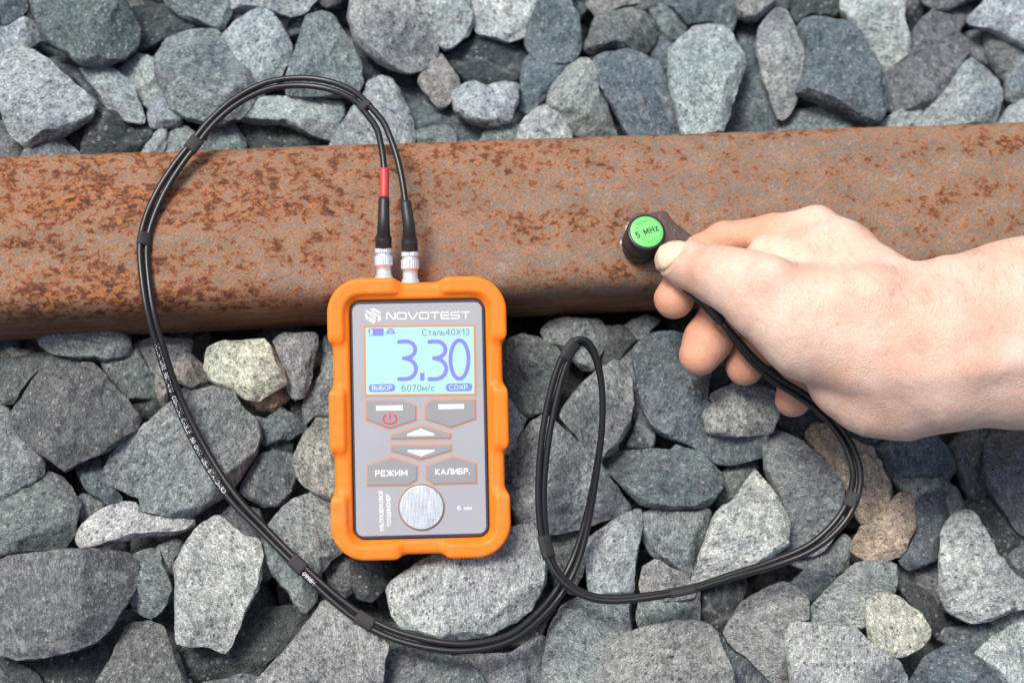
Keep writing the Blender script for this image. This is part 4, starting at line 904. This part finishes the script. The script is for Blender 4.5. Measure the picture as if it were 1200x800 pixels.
# red sleeve on one lead
rs = cr([P(a, b, c*.001) for a, b, c in [(450,232,24.6),(450.5,215,25.4),(450,198,25.9)]], 8)
tube('red_sleeve', toP(rs), .0021, M_REDS, probe, 16)
def band(px, py, half, nm='fabric_band', r=(.0033, .00185)):
    i = np.argmin((mm[:,0]-px)**2+(mm[:,1]-py)**2); s0 = arcl[i]; sel = [j for j in range(len(arcl)) if abs(arcl[j]-s0) < half*1.2]
    ss = np.linspace(max(arcl[0], s0-half), s0+half, 7); W = np.array([[np.interp(t, arcl, Wc[:,c]) for c in range(3)] for t in ss])
    T_, S_, U_ = frames(W); ta = math.radians(np.interp(s0, arcl, mm[:,3])); X = math.cos(ta)*S_+math.sin(ta)*U_; Y = -math.sin(ta)*S_+math.cos(ta)*U_
    a = np.linspace(0, 2*np.pi, 24, endpoint=False); sx = np.sign(np.cos(a))*np.abs(np.cos(a))**.8; sy = np.sign(np.sin(a))*np.abs(np.sin(a))**.8
    V = W[:,None]+r[0]*sx[None,:,None]*X[:,None]+r[1]*sy[None,:,None]*Y[:,None]; V = V.reshape(-1, 3)-PO; F = []
    for i2 in range(6):
        for j in range(24): F.append((i2*24+j, i2*24+(j+1)%24, (i2+1)*24+(j+1)%24, (i2+1)*24+j))
    F += [tuple(range(24))[::-1], tuple(range(6*24, 7*24))]
    mesh(nm, V, F, M_SHRINK, probe)
for px, py, hf in ((430,127,.0042),(227,169,.0040),(169,280,.0035),(349,661,.0045),(428,727,.0052),(667,410,.0055),(641,640,.006),(1003,585,.0042)): band(px, py, hf*.85)
band(800, 692, .006)
# stiff sleeve where the cable leaves the probe
st_ = cr([P(846,378,.0235), P(836,366,.0245), P(824,352,.024), P(808,338,.020), P(790,322,.014), P(774,306,.010)], 8)
tube('cable_sleeve', toP(st_), np.interp(np.linspace(0, 1, len(st_)), [0, .1, 1], [.0021, .0025, .0030]), M_BOOT, probe, 18)
# print running along the outer cord
def cord_print(txt, start_px, h_mm, cord, sgn=1):
    ls, _w = flat_lines(txt, .28); V, F = stroke_geo(ls, .15); sc = h_mm*.001; al = np.concatenate([[0], np.cumsum(np.linalg.norm(np.diff(cord, axis=0), axis=1))])
    T_, S_, U_ = frames(cord); tgt = P(*start_px, -.01)
    pr = np.array([RX.T @ (q-CAMP) for q in cord]); ux = 600+FPX*pr[:,0]/-pr[:,2]; uy = 400-FPX*pr[:,1]/-pr[:,2]
    s0 = al[np.argmin((ux-start_px[0])**2+(uy-start_px[1])**2)]
    u = V[:,0]*sc*1.0+s0; ph = (V[:,1]-.5)*sc/(PR*.001)+.25
    g_ = lambda A: np.array([np.interp(u, al, A[:,c]) for c in range(3)]).T
    n = np.cos(ph)[:,None]*g_(U_) + np.sin(ph)[:,None]*(-g_(S_))
    Q = g_(cord) + n*(PR*.001+.00008)
    mesh('cable_print', Q-PO, F, M_WHITE, probe, smooth=False); return (u.max())
lc = f1 if P(200,470)[0] > 0 or True else f2
pr_ = lambda W: np.array([RX.T @ (q-CAMP) for q in W])
def at_y(W, yy):
    q = pr_(W); ux = 600+FPX*q[:,0]/-q[:,2]; uy = 400-FPX*q[:,1]/-q[:,2]; i = np.argmin((ux-235)**2+(uy-yy)**2); return ux[i]
outer = f1 if at_y(f1, 525) < at_y(f2, 525) else f2
cord_print('MINIATURE RG174/U  COAXIAL CABLE  50 OHM  USA STANDARD', (183,405), 1.7, outer)
cord_print('0998H', (357,672), 1.7, outer)
# the probe body: a short black puck with a green disc on top, tipped slightly back
M_PUCK = new_mat('black_probe_plastic', (.018,.018,.02), .38); M_GREEN = new_mat('green_label', (.15,.58,.15), .45); M_BLK = new_mat('black_print', (.01,.02,.01), .5)
M_FAINT = new_mat('dark_green_print', (.05,.36,.06), .5)
top = P(758, 271.5, .0185); bot = np.array([top[0]-.0005, top[1]-.0008, .0006]); axp = (top-bot)/np.linalg.norm(top-bot)
e_ = np.array([math.cos(math.radians(24)), math.sin(math.radians(24)), 0]); e_ -= axp*(e_ @ axp); e_ /= np.linalg.norm(e_); f_ = np.cross(axp, e_)
def lathe(nm, prof, m, par, seg=56):
    V, F = [], []
    for (r, z) in prof: V += [top-PO+axp*z+r*(math.cos(2*math.pi*i/seg)*e_+math.sin(2*math.pi*i/seg)*f_) for i in range(seg)]
    for a in range(len(prof)-1): F += [(a*seg+i, a*seg+(i+1)%seg, (a+1)*seg+(i+1)%seg, (a+1)*seg+i) for i in range(seg)]
    F += [tuple(range(seg))[::-1], tuple(range((len(prof)-1)*seg, len(prof)*seg))]
    return mesh(nm, V, F, m, par)
PRR = .0091
lathe('housing', [(PRR-.0008,-.0182),(PRR-.0006,-.0150),(PRR,-.0148),(PRR+.0001,-.0100),(PRR-.0004,-.0098),(PRR-.0004,-.0092),(PRR+.0001,-.0090),(PRR,-.0015),(PRR-.0003,-.0006),(PRR-.0009,-.0002),(PRR-.0012,-.0002)], M_PUCK, probe)
gl = lathe('green_disc', [(.00765,-.0006),(.00765,.0000),(.0074,.00016),(.0050,.0002)], M_GREEN, probe)
def disc_text(txt, bold, width, h, yo, m):
    ls, _w = flat_lines(txt, .42); V, F = stroke_geo(ls, bold); lo, hi = V[:,:2].min(0), V[:,:2].max(0)
    u = ((V[:,0]-lo[0])/(hi[0]-lo[0])-.5)*width; v = ((V[:,1]-lo[1])/(hi[1]-lo[1])-.5)*h+yo
    mesh('lettering', top-PO+axp*.00026+u[:,None]*e_+v[:,None]*f_, F, m, gl, smooth=False)
disc_text('5 MHz', .19, .0112, .0031, .0, M_BLK); disc_text('NOVOTEST', .16, .0060, .0010, .0050, M_FAINT); disc_text('probe', .16, .0040, .0010, -.0050, M_FAINT)
# couplant gel smeared round the probe
def gel():
    # the dark wet patch has its own ragged outline
    o_ = [(728,292),(726,282),(731,276),(733,262),(740,255),(746,250),(762,250),(779,247),(786,255),(795,264),(806,272),(812,280),(800,290),(790,298),(780,310),(766,318),(752,313),(742,305),(735,296)]
    q = cr(np.array(o_+o_[:1], float), 5)[:-1]; n = len(q); c = q.mean(0); V = []; F = []
    def surf(px, py): # height of the rail top here
        w_ = P(px, py, -.0008); l = RAILM.inverted() @ Vector(w_); y = abs(l.y); z = -np.interp(y, [0,.012,.02,.026,.0295,.0322,.0345], [0,.0002,.0006,.0014,.0024,.0042,.0068]); return P(px, py, z)
    rs_ = [1, .96, .85, .6, .3]; hz = [.0, .0003, .0004, .00045, .0005]
    for r, h in zip(rs_, hz):
        for x, y in q: V.append(surf(*(c+(np.array([x, y])-c)*r)) + np.array([0, 0, h+.0001]))
    for a in range(4): F += [(a*n+i, a*n+(i+1)%n, (a+1)*n+(i+1)%n, (a+1)*n+i) for i in range(n)]
    F.append(tuple(range(4*n, 5*n)))
    m = new_mat('couplant_gel', (.035,.022,.026), .22, spec=.5); k = NB(m); k.bump(k.noise(k.obj(), 500, 3), .0006, .6); k.l(k.mix(k.noise(k.obj(), 350, 4), (.05,.032,.032), (.15,.095,.08)), k.b.inputs['Base Color'])
    V = np.array(V); lo = V.mean(0); o = mesh('couplant_gel', V-lo, F, m, loc=lo)
    tag(o, 'dark wet patch of couplant gel on the rail around the probe', 'gel')
gel()
# ------------------------------------------------------------------ the person's hand and forearm
def Hp(px, py, z): return P(px, py, z*.001)*1000
def Rm(r, z): return r*pxm(z*.001)*1000
def seg_sdf(Q, a, ra, b, rb, sq=1.0, ax=None):
    d = b-a; w_ = Q-a; t = np.clip((w_ @ d)/(d @ d), 0, 1); e = w_ - t[...,None]*d; rr_ = ra+(rb-ra)*t
    if sq != 1.0:
        vz = RX[:,2]; ez = e @ vz; e2 = np.sqrt(np.maximum((e*e).sum(-1)-ez*ez, 0)+ (ez*sq)**2); return e2-rr_
    return np.sqrt((e*e).sum(-1))-rr_
def chain(Q, pts, sq=1.0, k=3.0):
    d = None
    for (x0, y0, z0, r0), (x1, y1, z1, r1) in zip(pts[:-1], pts[1:]):
        s_ = seg_sdf(Q, Hp(x0,y0,z0), Rm(r0,z0), Hp(x1,y1,z1), Rm(r1,z1), sq); d = s_ if d is None else smin(d, s_, k)
    return d
THUMB = [(786,304,25,19),(796,307,26,23),(812,312,29,28),(838,322,36,33),(852,326,39,34),(880,338,45,40)]
META = [(870,334,44,38),(900,352,48,48),(950,378,50,66),(1010,398,52,72)]
BACK = [(957,268,40,26),(985,300,44,42),(1022,342,50,52),(1062,398,52,78)]
WEB = [(900,300,38,26),(960,310,42,46),(1000,350,46,50)]
HEEL = [(985,446,36,40),(1020,452,38,56),(1055,448,42,66),(1100,432,46,70)]
ARM = [(1055,402,54,82),(1100,404,56,101),(1200,391,58,112),(1340,366,62,124),(1560,330,66,140)]
INDEX = [(956,266,40,24),(905,272,32,21),(848,280,24,20),(822,296,17,21),(804,322,11,21),(790,350,9,24)]
MIDDLE = [(960,310,24,26),(900,325,12,25),(868,338,8,26),(846,372,3,27),(830,398,1,28),(820,416,1,24)]
RING = [(990,360,18,26),(920,372,4,24),(896,388,-2,24),(884,408,-5,25),(873,430,-6,22)]
LITTLE = [(1020,410,16,26),(962,424,0,22),(944,440,-6,21),(934,456,-9,22),(929,468,-9,21)]
def hand_sdf(Q):
    palm = chain(Q, META, 1.15, 6); palm = smin(palm, chain(Q, BACK, 1.2, 6), 9); palm = smin(palm, chain(Q, WEB, 1.2, 5), 8)
    palm = smin(palm, chain(Q, ARM, 1.3, 6), 8); palm = smin(palm, chain(Q, HEEL, 1.2, 6), 5.0)
    palm = smin(palm, chain(Q, THUMB, 1.0, 4), 7)
    # joint of the thumb and head of its metacarpal
    for (x, y, z, r, k_) in ((838,317,42,22,6), (906,322,62,20,9), (1018,345,70,30,14)):
        c = Hp(x, y, z); palm = smin(palm, np.sqrt(((Q-c)**2).sum(-1))-Rm(r, z), k_)
    # folds: the crease between the ball of the thumb and the heel of the hand, and at the wrist
    for pts, rr_, kk in (([(950,457,62),(985,463,66),(1020,462,72)], 1.7, 3.5), ([(1068,494,60),(1110,496,66),(1160,494,68)], 1.2, 4.0), ([(1020,322,84),(1045,316,84)], 1.5, 5.0)):
        for a, b in zip(pts[:-1], pts[1:]):
            s_ = seg_sdf(Q, Hp(*a), rr_, Hp(*b), rr_); palm = smax(palm, -s_, kk)
    # tendons along the wrist
    ten = chain(Q, [(1060,436,66,9),(1140,430,77,8),(1300,404,84,8)], 1, 3); palm = smin(palm, ten, 10)
    out = palm
    for ch, kk in ((INDEX, 4.5), (MIDDLE, 4), (RING, 4), (LITTLE, 4)):
        out = np.minimum(out, smin(palm, chain(Q, ch, 1, 3.0), kk))
    for a, b, r_ in (((840,381,13),(861,366,13), .9), ((868,352,16),(880,372,14), .9)):
        out = smax(out, -seg_sdf(Q, Hp(*a), r_, Hp(*b), r_), 1.8)
    return out
def hand():
    h = 1.05
    lo = np.array([55, -70, -26.]); hi = np.array([330, 100, 112.])
    xs, ys, zs = [np.arange(a, b, h) for a, b in zip(lo, hi)]
    nb = 8; n3_ = [((len(a)+nb-1)//nb) for a in (xs, ys, zs)]
    ax_ = [lo[i]+h*(np.arange(n3_[i])*nb+nb/2-.5) for i in range(3)]
    BC = np.stack(np.meshgrid(*ax_, indexing='ij'), -1); bd = hand_sdf(BC)
    F_ = np.repeat(np.repeat(np.repeat(bd, nb, 0), nb, 1), nb, 2).astype(np.float32)
    near = np.argwhere(np.abs(bd) < h*nb*.87*1.5+2.5)
    oo = np.stack(np.meshgrid(*[np.arange(nb)]*3, indexing='ij'), -1).reshape(-1, 3)
    for c0 in range(0, len(near), 400):
        ii = near[c0:c0+400, None]*nb+oo[None]; ii = ii.reshape(-1, 3)
        F_[ii[:,0], ii[:,1], ii[:,2]] = hand_sdf(lo+ii*h)
    V, Qd = surface_nets(F_, lo, h)
    # slide the vertices onto the true surface and smooth them
    for _ in range(2):
        d = hand_sdf(V); g = np.stack([hand_sdf(V+e)-hand_sdf(V-e) for e in np.eye(3)*.4], 1); g /= np.linalg.norm(g, axis=1)[:,None]+1e-9; V = V - g*d[:,None]
    V = V - g*0
    # skin relief: broad unevenness, knuckle wrinkles on the thumb joint
    V = V + g*(.25*noise(V, .07, 3) + .12*noise(V, .2, 5))[:,None]
    c = Hp(842, 312, 48); a = Hp(800,306,26)-Hp(870,334,44); a /= np.linalg.norm(a); t = (V-c) @ a; w_ = np.exp(-((V-c)**2).sum(1)/(2*7.0**2))
    V = V - g*(w_*.42*np.maximum(0, np.cos(t*2*np.pi/2.6+noise(V, .25, 8)*1.2))**3)[:,None]
    q = (np.array(V/1000) - CAMP) @ RX; qx = 600+FPX*q[:,0]/-q[:,2]; qy = 400-FPX*q[:,1]/-q[:,2]   # a fold of skin round the nail
    sel = np.where((qx > 755) & (qx < 812) & (qy > 272) & (qy < 328) & (V[:,2] > 14))[0]
    rg = cr(np.array([(771,319),(780,316),(791,306),(799,295),(805,286),(801,281),(788,281)], float), 8)
    dd = np.sqrt(((np.stack([qx[sel], qy[sel]], 1)[:,None]-rg[None])**2).sum(-1)).min(1)
    V[sel] = V[sel] - g[sel]*(.55*np.exp(-(dd/1.8)**2) - .25*np.exp(-((dd-5)/2.2)**2))[:,None]
    m = new_mat('skin', (.72,.49,.40), .46, spec=.4); k = NB(m); v = k.obj()
    n1 = k.noise(v, 45, 4, .55); n2 = k.noise(v, 190, 4, .6); n3 = k.noise(v, 1100, 3, .6)
    sx = k.n('ShaderNodeSeparateXYZ'); k.l(v, sx.inputs[0])
    col = k.ramp(n1, [(.3, (.66,.39,.285)), (.5, (.74,.50,.385)), (.7, (.78,.57,.46))])
    # shade under the hand painted orange into the fingers; redness over the joints
    att = k.n('ShaderNodeAttribute', attribute_name='shade_ruddy'); att.attribute_type = 'GEOMETRY'
    col = k.mix(att.outputs['Fac'], col, (.70,.31,.18))
    col = k.mix(k.ramp(n2, [(.52, (0,0,0)), (.72, (.3,.3,.3))]), col, (.70,.36,.29))
    sp = k.ramp(k.noise(v, 330, 2, .5), [(.73, (0,0,0)), (.78, (.4,.4,.4))]); col = k.mix(sp, col, (.42,.22,.16))
    k.l(col, k.b.inputs['Base Color'])
    k.b.inputs['Subsurface Weight'].default_value = .22; k.b.inputs['Subsurface Radius'].default_value = (1.0,.35,.18); k.b.inputs['Subsurface Scale'].default_value = .0035
    vo = k.n('ShaderNodeTexVoronoi', feature='DISTANCE_TO_EDGE'); vo.inputs['Scale'].default_value = 750; k.l(v, vo.inputs['Vector'])
    ve = k.ramp(vo.outputs['Distance'], [(0, (0,0,0)), (.12, (1,1,1))])
    k.bump(k.math('ADD', k.math('MULTIPLY', ve, .25), k.math('ADD', k.math('MULTIPLY', n3, .5), k.math('MULTIPLY', n2, 1.1))), .0007, .75)
    root = Hp(1050, 400, 50)/1000
    o = mesh('person', V/1000-root, Qd, m, loc=root)
    dmin = np.minimum.reduce([chain(V, ch, 1, 3) for ch in (INDEX[1:], MIDDLE[1:], RING[1:], LITTLE[1:])])
    q = np.array(V/1000) - CAMP; q = q @ RX; ux = 600+FPX*q[:,0]/-q[:,2]
    ru = np.clip(1-(dmin-.3)/4.0, 0, 1)*.78*np.clip((990-ux)/60, 0, 1)  # orange shade tint on the curled fingers, fading out towards the wrist
    tt = np.sqrt(((V-Hp(838,317,40))**2).sum(1)); ru = np.maximum(ru, .14*np.exp(-tt**2/120))
    at = o.data.attributes.new('shade_ruddy', 'FLOAT', 'POINT'); at.data.foreach_set('value', ru.astype(np.float32))
    tag(o, "person's bare right hand and forearm reaching in from the right, thumb pressing the probe", 'person')
    # thumbnail, laid on the tip
    pts = [(770,309),(769,300),(771,292),(777,285),(788,282),(800,282),(803,286),(798,295),(790,305),(780,315),(774,316)]
    cen = np.mean(pts, 0); rings = [1.0, .93, .75, .5, .25, 0]; ring = cr(np.array(pts+pts[:1], float), 4)[:-1]; n = len(ring); NV = []
    for r, hh in zip(rings[:-1], (-.25, .30, .52, .66, .7)):
        for q_ in ring:
            x, y = cen+(q_-cen)*r; d = ray(x, y); d = d/np.linalg.norm(d); p = P(x, y, .06)*1000
            for _ in range(60):
                s_ = hand_sdf(p[None])[0]; p = p + d*s_*.9
                if abs(s_) < .02: break
            if p[2] < 8: p = Hp(x, y, 22)
            gg = np.array([hand_sdf((p+e)[None])[0]-hand_sdf((p-e)[None])[0] for e in np.eye(3)*.5]); gg /= np.linalg.norm(gg)+1e-9
            NV.append(p+gg*hh)
    NF = []
    for a_ in range(4): NF += [(a_*n+i, a_*n+(i+1)%n, (a_+1)*n+(i+1)%n, (a_+1)*n+i) for i in range(n)]
    NF.append(tuple(range(4*n, 5*n)))
    mn = new_mat('thumbnail_keratin', (.80,.62,.44), .28, spec=.5); kk = NB(mn); kk.b.inputs['Subsurface Weight'].default_value = .2; kk.b.inputs['Subsurface Scale'].default_value = .002
    mesh('thumbnail', np.array(NV)/1000-root, NF, mn, o)
    # fine hairs along the back of the wrist
    r = np.random.RandomState(5); HV, HF = [], []
    for _ in range(170):
        x = r.uniform(930, 1195); y = r.uniform(262, 345) if x < 1040 else r.uniform(285, 360)
        if x < 1040 and y < 250+(x-930)*.55: continue
        d = ray(x, y); d = d/np.linalg.norm(d); p = P(x, y, .11)*1000; ok = False
        for _k in range(50):
            s_ = hand_sdf(p[None])[0]; p = p+d*s_*.9
            if abs(s_) < .03: ok = True; break
        if not ok or p[2] < 20: continue
        gg = np.array([hand_sdf((p+e)[None])[0]-hand_sdf((p-e)[None])[0] for e in np.eye(3)*.5]); gg /= np.linalg.norm(gg)
        t = np.array([-.55+r.normal(0,.25), .8+r.normal(0,.25), 0]); t -= gg*(t @ gg); t /= np.linalg.norm(t); L = r.uniform(3, 7); sd_ = np.cross(gg, t)*.035
        b0 = len(HV); bend = r.normal(0, .25)
        for i, u in enumerate((0, .35, .7, 1)):
            c_ = p+t*L*u+gg*(.1+L*.22*math.sin(u*2.4))+np.cross(gg, t)*bend*L*u*u; HV += [c_-sd_*(1-u*.8), c_+sd_*(1-u*.8), c_+gg*.05*(1-u*.8)]
        for i in range(3):
            for j in range(3): HF.append((b0+i*3+j, b0+i*3+(j+1)%3, b0+i*3+3+(j+1)%3, b0+i*3+3+j))
    tag(mesh('arm_hair', np.array(HV)/1000-root, HF, new_mat('brown_hair', (.14,.08,.05), .5), o), kind='stuff')
    print('HAND', len(V), V.min(0), V.max(0))
hand()
